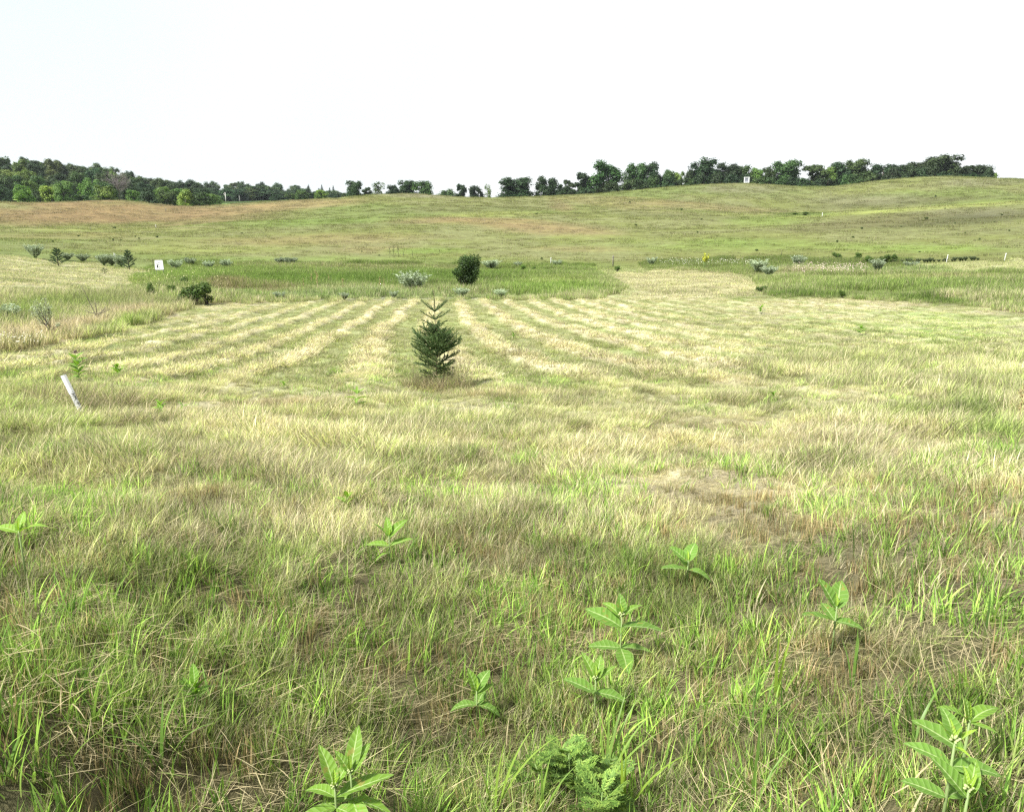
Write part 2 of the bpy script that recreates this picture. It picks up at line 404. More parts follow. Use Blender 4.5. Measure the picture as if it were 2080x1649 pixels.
def grass_material(name, trans=.40):
    """blades: the tuft's fresh and dry colours come with the tuft, each blade picks one of them"""
    m, n, l = nmat(name)
    a = attr(n, 'fresh', 'INSTANCER'); b = attr(n, 'dry', 'INSTANCER'); f = attr(n, 'dryness', 'INSTANCER')
    r = attr(n, 'rnd'); t = attr(n, 'along'); r2 = attr(n, 'rnd2')
    isdry = math_(n, l, 'LESS_THAN', r.outputs['Fac'], f.outputs['Fac'])
    c = mixc(n, l, isdry, a.outputs['Color'], b.outputs['Color'])
    v = math_(n, l, 'MULTIPLY_ADD', math_(n, l, 'POWER', r2.outputs['Fac'], 1.4), 1.40, .34)
    hs = n.new('ShaderNodeHueSaturation'); l.new(c, hs.inputs['Color']); l.new(v, hs.inputs['Value'])
    hue = math_(n, l, 'MULTIPLY_ADD', r2.outputs['Fac'], -.035, .515); l.new(hue, hs.inputs['Hue'])
    # pale dead sheath at the foot of a blade
    foot = math_(n, l, 'SUBTRACT', 1.0, math_(n, l, 'MULTIPLY', t.outputs['Fac'], 3.0)); foot = math_(n, l, 'MAXIMUM', foot, 0.0)
    c2 = mixc(n, l, math_(n, l, 'MULTIPLY', foot, .5), hs.outputs['Color'], (.26, .20, .11))
    leafy_output(m, n, l, c2, trans, .6, .10)
    return m

def ground_material():
    m, n, l = nmat('field_ground')
    c = attr(n, 'tint')
    g = n.new('ShaderNodeNewGeometry')
    def noise(sc, det, rough=.6, st=None):
        x = n.new('ShaderNodeTexNoise'); x.inputs['Scale'].default_value = sc; x.inputs['Detail'].default_value = det; x.inputs['Roughness'].default_value = rough
        if st:
            mp = n.new('ShaderNodeMapping'); mp.inputs['Scale'].default_value = st; l.new(g.outputs['Position'], mp.inputs['Vector']); l.new(mp.outputs[0], x.inputs['Vector'])
        else: l.new(g.outputs['Position'], x.inputs['Vector'])
        return x.outputs['Fac']
    fine = noise(9, 6, .75); mid = noise(.9, 5, .7); big = noise(.16, 4, .6, (1, 1.6, 1))
    def remap(x, a, b, lo, hi):
        r = n.new('ShaderNodeMapRange'); r.inputs[1].default_value = a; r.inputs[2].default_value = b; r.inputs[3].default_value = lo; r.inputs[4].default_value = hi
        l.new(x, r.inputs[0]); return r.outputs[0]
    v = math_(n, l, 'MULTIPLY', remap(fine, .3, .7, .62, 1.3), remap(mid, .3, .7, .66, 1.3))
    v = math_(n, l, 'MULTIPLY', v, remap(big, .3, .7, .84, 1.14))
    hs = n.new('ShaderNodeHueSaturation'); l.new(c.outputs['Color'], hs.inputs['Color']); l.new(v, hs.inputs['Value'])
    l.new(remap(mid, .3, .7, .485, .515), hs.inputs['Hue'])
    soil = attr(n, 'soil')
    sc = mixc(n, l, remap(fine, .35, .65, 0, 1), (.032, .027, .015), (.13, .105, .06))
    base = mixc(n, l, soil.outputs['Fac'], hs.outputs['Color'], sc)
    p = n.new('ShaderNodeBsdfPrincipled'); p.inputs['Roughness'].default_value = .95; p.inputs['Specular IOR Level'].default_value = .1
    l.new(base, p.inputs['Base Color'])
    bp = n.new('ShaderNodeBump'); bp.inputs['Strength'].default_value = .9; bp.inputs['Distance'].default_value = .25
    hsum = math_(n, l, 'ADD', math_(n, l, 'MULTIPLY', mid, 1.0), math_(n, l, 'MULTIPLY', fine, .25)); l.new(hsum, bp.inputs['Height'])
    l.new(bp.outputs[0], p.inputs['Normal'])
    o = n.new('ShaderNodeOutputMaterial'); l.new(p.outputs[0], o.inputs['Surface'])
    return m

def leaf_material(name, col, trans=.3, var=.35, rough=.55, hue=.03, spec=.25):
    m, n, l = nmat(name)
    oi = n.new('ShaderNodeObjectInfo'); r = attr(n, 'rnd')
    hs = n.new('ShaderNodeHueSaturation')
    c = mixc(n, l, 1.0, tuple(col), oi.outputs['Color'], 'MULTIPLY')
    l.new(c, hs.inputs['Color'])
    v = math_(n, l, 'MULTIPLY_ADD', r.outputs['Fac'], 2 * var, 1 - var); l.new(v, hs.inputs['Value'])
    h = math_(n, l, 'MULTIPLY_ADD', r.outputs['Fac'], -hue, .5 + hue / 2); l.new(h, hs.inputs['Hue'])
    leafy_output(m, n, l, hs.outputs['Color'], trans, rough, spec)
    return m

def plain(name, col, rough=.8, spec=.3, nscale=None, col2=None, bump=0):
    m, n, l = nmat(name)
    p = n.new('ShaderNodeBsdfPrincipled'); p.inputs['Roughness'].default_value = rough; p.inputs['Specular IOR Level'].default_value = spec
    if nscale:
        tc_ = n.new('ShaderNodeTexCoord'); x = n.new('ShaderNodeTexNoise'); x.inputs['Scale'].default_value = nscale; x.inputs['Detail'].default_value = 5
        l.new(tc_.outputs['Object'], x.inputs['Vector'])
        r = n.new('ShaderNodeValToRGB'); r.color_ramp.elements[0].position = .4; r.color_ramp.elements[1].position = .6
        r.color_ramp.elements[0].color = tuple(col) + (1,); r.color_ramp.elements[1].color = tuple(col2 or col) + (1,)
        l.new(x.outputs['Fac'], r.inputs['Fac']); l.new(r.outputs['Color'], p.inputs['Base Color'])
        if bump:
            b = n.new('ShaderNodeBump'); b.inputs['Strength'].default_value = .6; b.inputs['Distance'].default_value = bump
            l.new(x.outputs['Fac'], b.inputs['Height']); l.new(b.outputs[0], p.inputs['Normal'])
    else: p.inputs['Base Color'].default_value = tuple(col) + (1,)
    o = n.new('ShaderNodeOutputMaterial'); l.new(p.outputs[0], o.inputs['Surface'])
    return m

M_GRASS = grass_material('grass_blades')
M_GROUND = ground_material()
M_TREE = leaf_material('tree_leaves', (.050, .082, .026), .24, .30)
M_BARK = plain('bark', (.09, .075, .06), .9, .2, 6, (.16, .14, .12), .02)
M_BIRCH = plain('birch_bark', (.62, .6, .55), .7, .2)
M_TWIG = plain('bare_twigs', (.20, .17, .17), .9, .2)
M_SHRUB = leaf_material('shrub_leaves', (.07, .11, .03), .3, .4)
M_SILVER = leaf_material('silvery_leaves', (.36, .41, .29), .25, .3, .6, .01)
M_NEEDLE = leaf_material('spruce_needles', (.09, .14, .052), .25, .4, .5)
M_PINE = leaf_material('pine_needles', (.085, .125, .06), .15, .4, .5)
M_STEMG = plain('green_stem', (.16, .24, .07), .6)
M_DRY = plain('dry_stalks', (.22, .17, .10), .9, .2)
M_DARKST = plain('dark_weed_stalks', (.10, .10, .06), .9, .2)

# ------------------------------------------------------------------ the ground sheet
def build_ground():
    az = np.concatenate([np.linspace(-math.pi, -1.0, 40, endpoint=False), np.linspace(-1.0, -.66, 40, endpoint=False), np.linspace(-.66, .66, 560, endpoint=False), np.linspace(.66, 1.0, 40, endpoint=False), np.linspace(1.0, math.pi, 40, endpoint=False)])
    d = np.concatenate([[0.01, .3, .6], np.exp(np.linspace(math.log(.8), math.log(420), 560)), np.exp(np.linspace(math.log(430), math.log(4900), 50))])
    A, Dg = np.meshgrid(az, d, indexing='ij')
    X, Y = np.sin(A) * Dg, np.cos(A) * Dg
    Zg = height(X, Y)
    na, nd = A.shape
    verts = np.stack([X, Y, Zg], -1).reshape(-1, 3)
    i, j = np.meshgrid(np.arange(na), np.arange(nd - 1), indexing='ij')
    i2 = (i + 1) % na
    faces = np.stack([i * nd + j, i * nd + j + 1, i2 * nd + j + 1, i2 * nd + j], -1).reshape(-1, 4)
    me = new_mesh('ground', verts, faces)
    col, px, py, dd, zone = field(X, Y, Zg)
    soil = (1 - sstep(3.2, 7, dd)) * .85
    soil = np.where(zone >= 5, np.maximum(soil, .35), soil)
    fattr(me, 'tint', (col * .92).reshape(-1, 3), 'FLOAT_COLOR')
    fattr(me, 'soil', soil.reshape(-1))
    smooth(me)
    obj('ground', me, M_GROUND, kind='structure')
build_ground()

# ------------------------------------------------------------------ grass
def tuft_mesh(name, rs, n, radius, lmin, lmax, width, th0=(0, .35), bend=(.3, 1.2), comb=.0, segs=4, fan=True, twist=.6, spread=3.14, lift=0.0):
    """one tuft of n blades; comb > 0 leans the blades towards local +x"""
    rr = radius * np.sqrt(rs.rand(n)); pa = rs.rand(n) * 2 * np.pi
    bx, by = rr * np.cos(pa), rr * np.sin(pa)
    phi = rs.normal(0, 1, n) * spread
    if fan: phi = np.where(rs.rand(n) < .5, pa + rs.normal(0, .6, n), phi)
    L = rs.uniform(lmin, lmax, n); t0 = rs.uniform(th0[0], th0[1], n); bd = rs.uniform(bend[0], bend[1], n)
    w = width * rs.uniform(.6, 1.3, n)
    p = np.stack([bx, by, np.full(n, -.01) + rs.rand(n) * lift], -1)
    side_a = phi + np.pi / 2 + rs.normal(0, twist, n)
    V, T = [], []
    for s in range(segs + 1):
        t = s / segs
        ws = w * (1 - t ** 1.6) * (.55 + .45 * min(1, t * 3 + .3))
        sd_ = np.stack([np.cos(side_a), np.sin(side_a), np.zeros(n)], -1)
        if s < segs:
            V.append(p - sd_ * ws[:, None] / 2); V.append(p + sd_ * ws[:, None] / 2); T += [t, t]
        else:
            V.append(p.copy()); T.append(1.0)
        th = t0 + bd * (t + .5 / segs)
        dx = np.sin(th) * np.cos(phi) + comb * (.4 + t); dy = np.sin(th) * np.sin(phi); dz = np.cos(th)
        nn = np.sqrt(dx * dx + dy * dy + dz * dz)
        p = p + (L / segs / nn)[:, None] * np.stack([dx, dy, dz], -1)
        p[:, 2] = np.maximum(p[:, 2], .004)
    k = 2 * segs + 1
    verts = np.stack(V, 1).reshape(-1, 3)
    base = np.arange(n) * k
    quads = np.concatenate([np.stack([base + 2 * s, base + 2 * s + 1, base + 2 * s + 3, base + 2 * s + 2], -1) for s in range(segs - 1)]) if segs > 1 else np.zeros((0, 4), int)
    q = quads
    tri = np.stack([base + 2 * segs - 2, base + 2 * segs - 1, base + 2 * segs], -1)
    f = np.concatenate([q[:, [0, 1, 2]], q[:, [0, 2, 3]], tri])
    me = new_mesh(name, verts, f)
    fattr(me, 'rnd', np.repeat(rs.rand(n), k)); fattr(me, 'rnd2', np.repeat(rs.rand(n), k)); fattr(me, 'along', np.tile(np.array(T), n))
    smooth(me)
    me.materials.append(M_GRASS)
    return me

def scatter(name, variants, pos, rot, scl, fresh, dry, dryness, rs, label=None):
    """one object of countless tufts, placed on points with geometry nodes"""
    n = len(pos)
    me = bpy.data.meshes.new(name)
    me.vertices.add(n); me.vertices.foreach_set('co', np.asarray(pos, np.float32).ravel())
    fattr(me, 'rot', rot, 'FLOAT_VECTOR'); fattr(me, 'scl', scl, 'FLOAT_VECTOR')
    fattr(me, 'fresh', fresh, 'FLOAT_COLOR'); fattr(me, 'dry', dry, 'FLOAT_COLOR'); fattr(me, 'dryness', dryness)
    a = me.attributes.new('pick', 'INT', 'POINT'); a.data.foreach_set('value', rs.randint(0, len(variants), n).astype(np.int32))
    o = obj(name, me, kind='stuff')
    if label: o['label'] = label
    ng = bpy.data.node_groups.new(name + '_scatter', 'GeometryNodeTree')
    ng.interface.new_socket('Geometry', in_out='INPUT', socket_type='NodeSocketGeometry')
    ng.interface.new_socket('Geometry', in_out='OUTPUT', socket_type='NodeSocketGeometry')
    N, Lk = ng.nodes, ng.links
    gi, go = N.new('NodeGroupInput'), N.new('NodeGroupOutput')
    mp = N.new('GeometryNodeMeshToPoints'); Lk.new(gi.outputs[0], mp.inputs['Mesh'])
    iop = N.new('GeometryNodeInstanceOnPoints')
    Lk.new(mp.outputs[0], iop.inputs['Points'])
    jg = N.new('GeometryNodeJoinGeometry')
    for v in variants:
        so = bpy.data.objects.new(v.name + '_source', v)
        oi = N.new('GeometryNodeObjectInfo'); oi.inputs['Object'].default_value = so; oi.inputs['As Instance'].default_value = True
        Lk.new(oi.outputs['Geometry'], jg.inputs[0])
    Lk.new(jg.outputs[0], iop.inputs['Instance'])
    iop.inputs['Pick Instance'].default_value = True
    def na(nm, ty):
        x = N.new('GeometryNodeInputNamedAttribute'); x.data_type = ty; x.inputs['Name'].default_value = nm
        return x.outputs['Attribute']
    Lk.new(na('pick', 'INT'), iop.inputs['Instance Index'])
    Lk.new(na('rot', 'FLOAT_VECTOR'), iop.inputs['Rotation'])
    Lk.new(na('scl', 'FLOAT_VECTOR'), iop.inputs['Scale'])
    Lk.new(iop.outputs[0], go.inputs[0])
    md = o.modifiers.new('scatter', 'NODES'); md.node_group = ng
    return o

def sector(rs, d0, d1, dens, half=.69, soft=0):
    """points spread over the ring between two distances, a little wider than the view"""
    area = half * (d1 * d1 - d0 * d0)
    n = int(area * dens)
    d = np.sqrt(rs.uniform(d0 * d0, d1 * d1, n)); a = rs.uniform(-half, half, n)
    if soft: d = d + rs.uniform(-soft, soft, n)
    x, y = np.sin(a) * d, np.cos(a) * d
    return x, y

def flow(x, y):
    """the way the grass lies: towards the lower right, swirling from hump to hump"""
    return -0.9 + 3.6 * (fbm(x * .55, y * .55, 70, 3) - .5) + 1.5 * (fbm(x * 2.1, y * 2.1, 73, 2) - .5)

def grow(name, rs, variants, pts, keep=None, size=(.8, 1.25), sizefield=None, zrange=None, dry=None, freshmul=1.0, drycol=None, combed=True, sink=0, label=None, green=0):
    x, y = pts
    z = height(x, y)
    col, px, py, d, zone = field(x, y, z)
    m = np.ones(x.shape, bool)
    if keep is not None:
        m = keep(x, y, px, py, d, zone)
    x, y, z, col, px, py, d, zone = x[m], y[m], z[m], col[m], px[m], py[m], d[m], zone[m]
    n = len(x)
    r = flow(x, y) + rs.normal(0, .8, n) if combed else rs.rand(n) * 6.28
    s = rs.uniform(size[0], size[1], n)
    if sizefield is not None: s = s * sizefield(x, y, px, py, d, zone)
    rot = np.stack([rs.normal(0, .06, n), rs.normal(0, .06, n), r], -1)
    # how dry: from how red the field colour is against its green
    ratio = col[:, 0] / (col[:, 1] + 1e-6)
    dr = np.clip((ratio - .62) / .62, .05, .97)
    if dry is not None: dr = np.clip(dr * dry[0] + dry[1], 0, 1)
    lum = col.mean(1, keepdims=True)
    nn_ = (d[:, None] < 36) * .5
    gg_ = C_GREEN * (1 - nn_) + C_BRIGHT * nn_
    fr = col * .42 + gg_ * (lum / gg_.mean(1, keepdims=True)) * .58
    fr = fr * (1 - green) + np.array([.15, .30, .042]) * green
    loc = (.78 + .52 * sstep(.3, .7, fbm(x * 2.6, y * 2.6, 130, 3)))[:, None]
    loc = np.where(d[:, None] < 30, loc, .85 + .15 * loc)
    fr = fr * 1.22 * loc * freshmul * (1 + rs.normal(0, .12, (n, 1)))
    dc = (col * .35 + C_STRAW * .65 * np.clip(lum / .24, .55, 1.15)) if drycol is None else np.tile(drycol, (n, 1))
    dc = dc * loc ** .7 * (1 + rs.normal(0, .13, (n, 1)))
    return scatter(name, variants, np.stack([x, y, z - sink], -1), rot, np.stack([s, s, s * rs.uniform(.85, 1.15, n)], -1), np.clip(fr, .005, .8), np.clip(dc, .01, .8), dr, rs, label)

rs = R(11)
hump = lambda x, y, px, py, d, zone: .42 + 1.0 * sstep(.25, .75, fbm(x * 1.3, y * 1.3, 90, 3))
mown = lambda x, y, px, py, d, zone: (zone == 1)
# the matted dead layer under the grass
V = [tuft_mesh('thatch_tuft', rs, 40, .12, .06, .17, .0028, (1.2, 1.55), (-.1, .25), .2, 3, False, 1.2, .9, .04) for _ in range(6)]
grow('matted_dead_grass', rs, V, sector(rs, 1.2, 9, 70), mown, (.8, 1.3), dry=(.1, .88), drycol=np.array([.40, .36, .20]), label='matted dead grass lying flat under the green blades')
# fine grass, sizes by distance
gap = lambda th: (lambda x, y, px, py, d, zone: (zone == 1) & (fbm(x * 2.3, y * 2.3, 160, 3) > th - .26 * sstep(3.0, 5.5, d)))
V = [tuft_mesh('fine_tuft', rs, 32, .045, .045, .13, .0031, (.0, .35), (.2, .9), .08, 4, True, .8, .9) for _ in range(12)]
grow('fine_grass', rs, V, sector(rs, 1.2, 6.2, 300, soft=.3), gap(.42), (.6, 1.15), hump, label='fine yellow green grass of the mown field close by')
V = [tuft_mesh('fine_tuft_lodged', rs, 40, .09, .07, .16, .0028, (.2, .7), (.4, 1.1), .6, 4, True, .8, .5) for _ in range(8)]
grow('lodged_grass', rs, V, sector(rs, 4.0, 9, 60, soft=.4), lambda x, y, px, py, d, zone: (zone == 1) & (fbm(x * .9, y * .9, 165, 3) > .60 - .15 * sstep(4.0, 8, d)), (.7, 1.1), hump, dry=(.8, .25), label='fine pale grass combed over in swirls')
V = [tuft_mesh('fine_tuft_mid', rs, 80, .12, .06, .17, .0042, (.05, .5), (.3, 1.0), .28, 4, True, .8, .6) for _ in range(10)]
grow('fine_grass', rs, V, sector(rs, 6, 13.5, 120, soft=.5), gap(.30), (.7, 1.15), lambda x, y, px, py, d, zone: (hump(x, y, px, py, d, zone) * (1.1 - .35 * sstep(8, 12, d)) * (1 - .35 * sstep(10, 12, d)) + .3 * swath(x, d)), label='combed straw coloured grass of the mown field')
V = [tuft_mesh('fine_tuft_far', rs, 110, .25, .05, .14, .0085, (.1, .7), (.5, 1.4), .6, 3, True, .8, .6) for _ in range(8)]
grow('fine_grass', rs, V, sector(rs, 13, 38, 24, soft=.5), mown, (.7, 1.15), lambda x, y, px, py, d, zone: (.58 + .3 * fbm(x, y, 90, 2) + .35 * swath(x, d)) * (1.15 - .4 * sstep(16, 30, d)), label='short mown grass with pale raked hay rows')
# broad fresh blades
grn = lambda th: (lambda x, y, px, py, d, zone: (zone == 1) & (fbm(x * 1.6, y * 1.6, 120, 3) + .10 * sstep(950, 1300, py) + .08 * (1 - sstep(100, 500, np.abs(px - 150))) > th + .16 * (R(5).rand(len(x)) - .5)))
V = [tuft_mesh('broad_tuft', rs, 10, .045, .07, .17, .0066, (.03, .30), (.1, 1.2), .15, 6, True, .5, 1.5) for _ in range(12)]
grow('broad_blade_grass', rs, V, sector(rs, 1.2, 6.5, 210, soft=.3), grn(.44), (.55, 1.15), dry=(.35, -.12), freshmul=1.0, green=.75, combed=False, label='fresh green broad bladed grass in the foreground')
V = [tuft_mesh('broad_tuft_mid', rs, 20, .12, .07, .15, .0075, (.05, .4), (.3, 1.4), .3, 4, True, .5, 1.2) for _ in range(8)]
grow('broad_blade_grass', rs, V, sector(rs, 6, 15, 36, soft=.4), grn(.53), (.6, 1.1), dry=(.4, -.1), freshmul=1.02, green=.5, combed=False, label='green grass tufts scattered through the straw')
# cut brown stubble
V = [tuft_mesh('stubble_tuft', rs, 24, .035, .045, .11, .0036, (0, .22), (.0, .4), 0, 3, True, 1.0, 3) for _ in range(8)]
stub = lambda x, y, px, py, d, zone: (zone == 1) & (fbm(x * 2.3, y * 2.3, 150, 3) > .43) & (d < 3.4 + 3.2 * fbm(x * .7, y * .7, 151, 2))
grow('cut_stubble', rs, V, sector(rs, 1.2, 6.5, 150), stub, (.6, 1.3), dry=(.35, .55), drycol=np.array([.38, .31, .155]), combed=False, label='upright brown cut grass stubble')
# pasture, tall grass
V = [tuft_mesh('tall_tuft', rs, 100, .42, .18, .46, .016, (.0, .3), (.1, .8), .12, 4, True, .6, 2.5) for _ in range(8)]
tall = lambda x, y, px, py, d, zone: (zone == 5)
def inside(px, py, polys):
    f = 0
    offs = [(-60, 0), (60, 0), (-30, 7), (30, 7), (0, 12), (0, -5), (-90, 4), (90, 4)]
    for ox, oy in offs:
        m = np.zeros(px.shape, bool)
        for p in polys: m |= inpoly(px + ox, py + oy, p)
        f = f + m
    return f / len(offs)
edge = lambda x, y, px, py, d, zone: (.5 + .9 * sstep(.25, .75, fbm(x * .22, y * .5, 95, 3))) * (.30 + .70 * inside(px, py, (T_DITCH, T_RIGHT, T_BAND, T_BANDL)))
grow('tall_grass', rs, V, sector(rs, 28, 84, 13), tall, (.75, 1.15), edge, dry=(.8, -.05), freshmul=.92, green=.3, combed=False, label='tall uncut green grass along the ditch')
V = [tuft_mesh('weedy_tuft', rs, 80, .26, .2, .55, .010, (.0, .4), (.2, 1.0), .15, 4, True, .6, 2.0) for _ in range(8)]
grow('tall_weedy_grass', rs, V, sector(rs, 12, 60, 22), lambda x, y, px, py, d, zone: (zone == 6), (.75, 1.2), lambda x, y, px, py, d, zone: .6 + .8 * fbm(x * .35, y * .35, 96, 3), dry=(1, 0), combed=True, label='rough unmown strip of pinkish straw and green weeds')
R_ROUGH = [(1500, 735), (1700, 712), (2200, 712), (2200, 960), (2060, 960), (1960, 880), (1880, 800), (1560, 775)]
V = [tuft_mesh('rough_tuft', rs, 60, .16, .12, .30, .0055, (.0, .4), (.2, 1.0), .15, 4, True, .6, 2.0) for _ in range(6)]
grow('rough_grass', rs, V, sector(rs, 7, 19, 22), lambda x, y, px, py, d, zone: inpoly(px, py, R_ROUGH) & (fbm(x * .9, y * .9, 180, 3) > .40), (.6, 1.2), dry=(.9, .05), combed=True, label='taller greyish rough grass at the right of the field')
V = [tuft_mesh('short_tuft', rs, 70, .5, .05, .15, .016, (.2, .9), (.2, .9), .3, 2, True, .6, 1.5) for _ in range(5)]
grow('mown_lawn_grass', rs, V, sector(rs, 34, 86, 5), lambda x, y, px, py, d, zone: (zone == 3) | (zone == 4) | ((zone == 0) & (d > 34)), (.8, 1.2), dry=(1, 0), label='mown lawn and cut path beyond the ditch')
V = [tuft_mesh('pasture_tuft', rs, 60, 1.0, .12, .34, .04, (.1, .8), (.1, .8), .2, 2, True, .6, 1.5) for _ in range(6)]
grow('pasture_grass', rs, V, sector(rs, 70, 345, .55), lambda x, y, px, py, d, zone: (zone == 2) & (fbm(x * .25, y * .25, 97, 3) > .44), (.6, 1.2), lambda x, y, px, py, d, zone: .5 + .7 * (d / 200), dry=(1, 0), freshmul=1.0, label='grazed pasture grass over the rolling hills')
# ------------------------------------------------------------------ mesh helpers for the things
class MB:
    def __init__(s): s.v, s.f, s.n, s.r = [], [], 0, []
    def add(s, v, f, r=.5):
        v = np.asarray(v, float)
        s.v.append(v); s.f += [tuple(int(i) + s.n for i in q) for q in f]; s.n += len(v); s.r.append(np.full(len(v), r)); return s
    def box(s, c, size, rz=0):
        c = np.array(c, float); h = np.array(size, float) / 2
        v = np.array([[a, b, d] for a in (-1, 1) for b in (-1, 1) for d in (-1, 1)]) * h
        if rz: v = v @ np.array([[math.cos(rz), math.sin(rz), 0], [-math.sin(rz), math.cos(rz), 0], [0, 0, 1]])
        return s.add(v + c, [(0, 1, 3, 2), (4, 6, 7, 5), (0, 4, 5, 1), (2, 3, 7, 6), (0, 2, 6, 4), (1, 5, 7, 3)])
    def tube(s, pts, rad, k=6, cap=True, r=.5):
        pts = np.array(pts, float); n = len(pts)
        rad = np.full(n, rad) if np.isscalar(rad) else np.asarray(rad, float)
        t = np.gradient(pts, axis=0); t /= np.linalg.norm(t, axis=1, keepdims=True) + 1e-9
        up = np.where(np.abs(t[:, 2:3]) > .9, np.array([[1., 0, 0]]), np.array([[0, 0, 1.]]))
        a = np.cross(t, up); a /= np.linalg.norm(a, axis=1, keepdims=True) + 1e-9; b = np.cross(t, a)
        an = np.arange(k) * 2 * np.pi / k
        v = (pts[:, None] + rad[:, None, None] * (np.cos(an)[None, :, None] * a[:, None] + np.sin(an)[None, :, None] * b[:, None])).reshape(-1, 3)
        f = [(i * k + j, i * k + (j + 1) % k, (i + 1) * k + (j + 1) % k, (i + 1) * k + j) for i in range(n - 1) for j in range(k)]
        if cap: f += [tuple(range(k))[::-1], tuple((n - 1) * k + j for j in range(k))]
        return s.add(v, f, r)
    def mesh(s, name, mat=None, sm=True):
        me = bpy.data.meshes.new(name)
        v = np.concatenate(s.v)
        me.from_pydata(v.tolist(), [], s.f); me.update()
        fattr(me, 'rnd', np.concatenate(s.r))
        if sm: smooth(me)
        if mat: me.materials.append(mat)
        return me

def quads_mesh(name, c, nrm, size, asp, rnd, mat, rs, shape='leaf'):
    """many small leaf-shaped faces: centre, normal, size"""
    n = len(c)
    nrm = nrm / (np.linalg.norm(nrm, axis=1, keepdims=True) + 1e-9)
    t = np.cross(nrm, rs.normal(0, 1, (n, 3))); t /= np.linalg.norm(t, axis=1, keepdims=True) + 1e-9
    b = np.cross(nrm, t)
    s1 = (size / 2)[:, None]; s2 = (size * asp / 2)[:, None]
    v = np.stack([c - t * s1, c + b * s2 * rs.uniform(.6, 1.2, (n, 1)), c + t * s1, c - b * s2 * rs.uniform(.6, 1.2, (n, 1))], 1).reshape(-1, 3)
    i = np.arange(n) * 4
    f = np.concatenate([np.stack([i, i + 1, i + 2], -1), np.stack([i, i + 2, i + 3], -1)])
    me = new_mesh(name, v, f)
    fattr(me, 'rnd', np.repeat(rnd, 4)); me.materials.append(mat)
    return me

def depth_at(x, y, z):
    return y * math.cos(PITCH) - (z - CAMZ) * math.sin(PITCH)

def above(px, py, h):
    """ground point below the spot where the pixel's ray is h above the ground"""
    dx, dy, dz = ray(px, py); q = math.hypot(dx, dy)
    ds = np.exp(np.linspace(math.log(.9), math.log(60), 3000))
    X, Y = dx / q * ds, dy / q * ds
    g = height(X, Y)
    i = np.where(CAMZ + dz / q * ds - g <= h)[0][0]
    return float(X[i]), float(Y[i]), float(g[i])

# ------------------------------------------------------------------ trees
def tree_variant(kind, seed):
    rs = R(seed)
    H = 12.0
    if kind == 'oak': W, zb, nl, nleaf, ls, amp = 5.4, .0, 34, 7000, .60, 1.0
    elif kind == 'tall': W, zb, nl, nleaf, ls, amp = 3.8, .0, 28, 5000, .56, 1.0
    elif kind == 'round': W, zb, nl, nleaf, ls, amp = 6.0, .0, 30, 6200, .62, 1.0
    elif kind == 'airy': W, zb, nl, nleaf, ls, amp = 3.6, .16, 22, 1700, .5, 1.0
    elif kind == 'bush': W, zb, nl, nleaf, ls, amp = 8.0, .0, 22, 3000, 1.1, 1.0
    lobes = []
    for i in range(nl):
        u = (i + .5) / nl
        z = H * (zb + (1 - zb) * (.06 + .82 * u))
        prof = math.sqrt(max(.03, 1 - ((z / H - .45) / .62) ** 2)) if kind in ('oak', 'tall', 'airy') else math.sqrt(max(.03, 1 - (max(0, z / H - .25) / .78) ** 2))
        a = rs.rand() * 6.28; r = W * prof * math.sqrt(rs.uniform(.02, 1)) * .66
        lobes.append((r * math.cos(a), r * math.sin(a), z, rs.uniform(.27, .42) * W * (1.1 - .3 * u), rs.rand()))
    L = np.array(lobes)
    pick = rs.choice(nl, nleaf, p=(L[:, 3] ** 2) / (L[:, 3] ** 2).sum())
    dr = rs.normal(0, 1, (nleaf, 3)); dr /= np.linalg.norm(dr, axis=1, keepdims=True)
    dr[:, 2] = np.where(dr[:, 2] < -.7, -dr[:, 2], dr[:, 2])
    rad = L[pick, 3][:, None] * (rs.uniform(.55, 1.12, (nleaf, 1)))
    c = L[pick, :3] + dr * rad * np.array([1, 1, .92])
    c[:, 2] = np.clip(c[:, 2], H * zb * .6 + .2, None)
    rn = np.clip(.6 * L[pick, 4] + .4 * rs.rand(nleaf), 0, 1)
    size = ls * rs.uniform(.6, 1.25, nleaf)
    if kind != 'airy':
        nc_ = nleaf // 9
        c[:nc_] = L[pick[:nc_], :3] + dr[:nc_] * L[pick[:nc_], 3][:, None] * rs.uniform(.2, .62, (nc_, 1)); size[:nc_] = ls * 2.6
    crown = quads_mesh('crown', c, dr + rs.normal(0, .38, (nleaf, 3)) + np.array([0, 0, .4]), size, .7, rn, M_TREE, rs)
    t = MB()
    lean = rs.normal(0, .03, 2)
    zt = np.linspace(-.6, H * .82, 8)
    pts = np.stack([lean[0] * zt + .12 * np.sin(zt), lean[1] * zt + .1 * np.cos(zt * .8), zt], -1)
    t.tube(pts, np.linspace(.26, .05, 8) * (W / 4.5), 6)
    for i in range(0, nl, 2):
        zz = max(.6, L[i, 2] - L[i, 3] * .9 - rs.uniform(.5, 1.6)); zz = min(zz, H * .7)
        st = np.array([lean[0] * zz, lean[1] * zz, zz]); en = L[i, :3]
        m = (st + en) / 2 + np.array([0, 0, -.25])
        t.tube([st, m, en], [.09, .06, .025], 4)
    return crown, t.mesh('trunk', M_BARK), 2 * W * .93, H

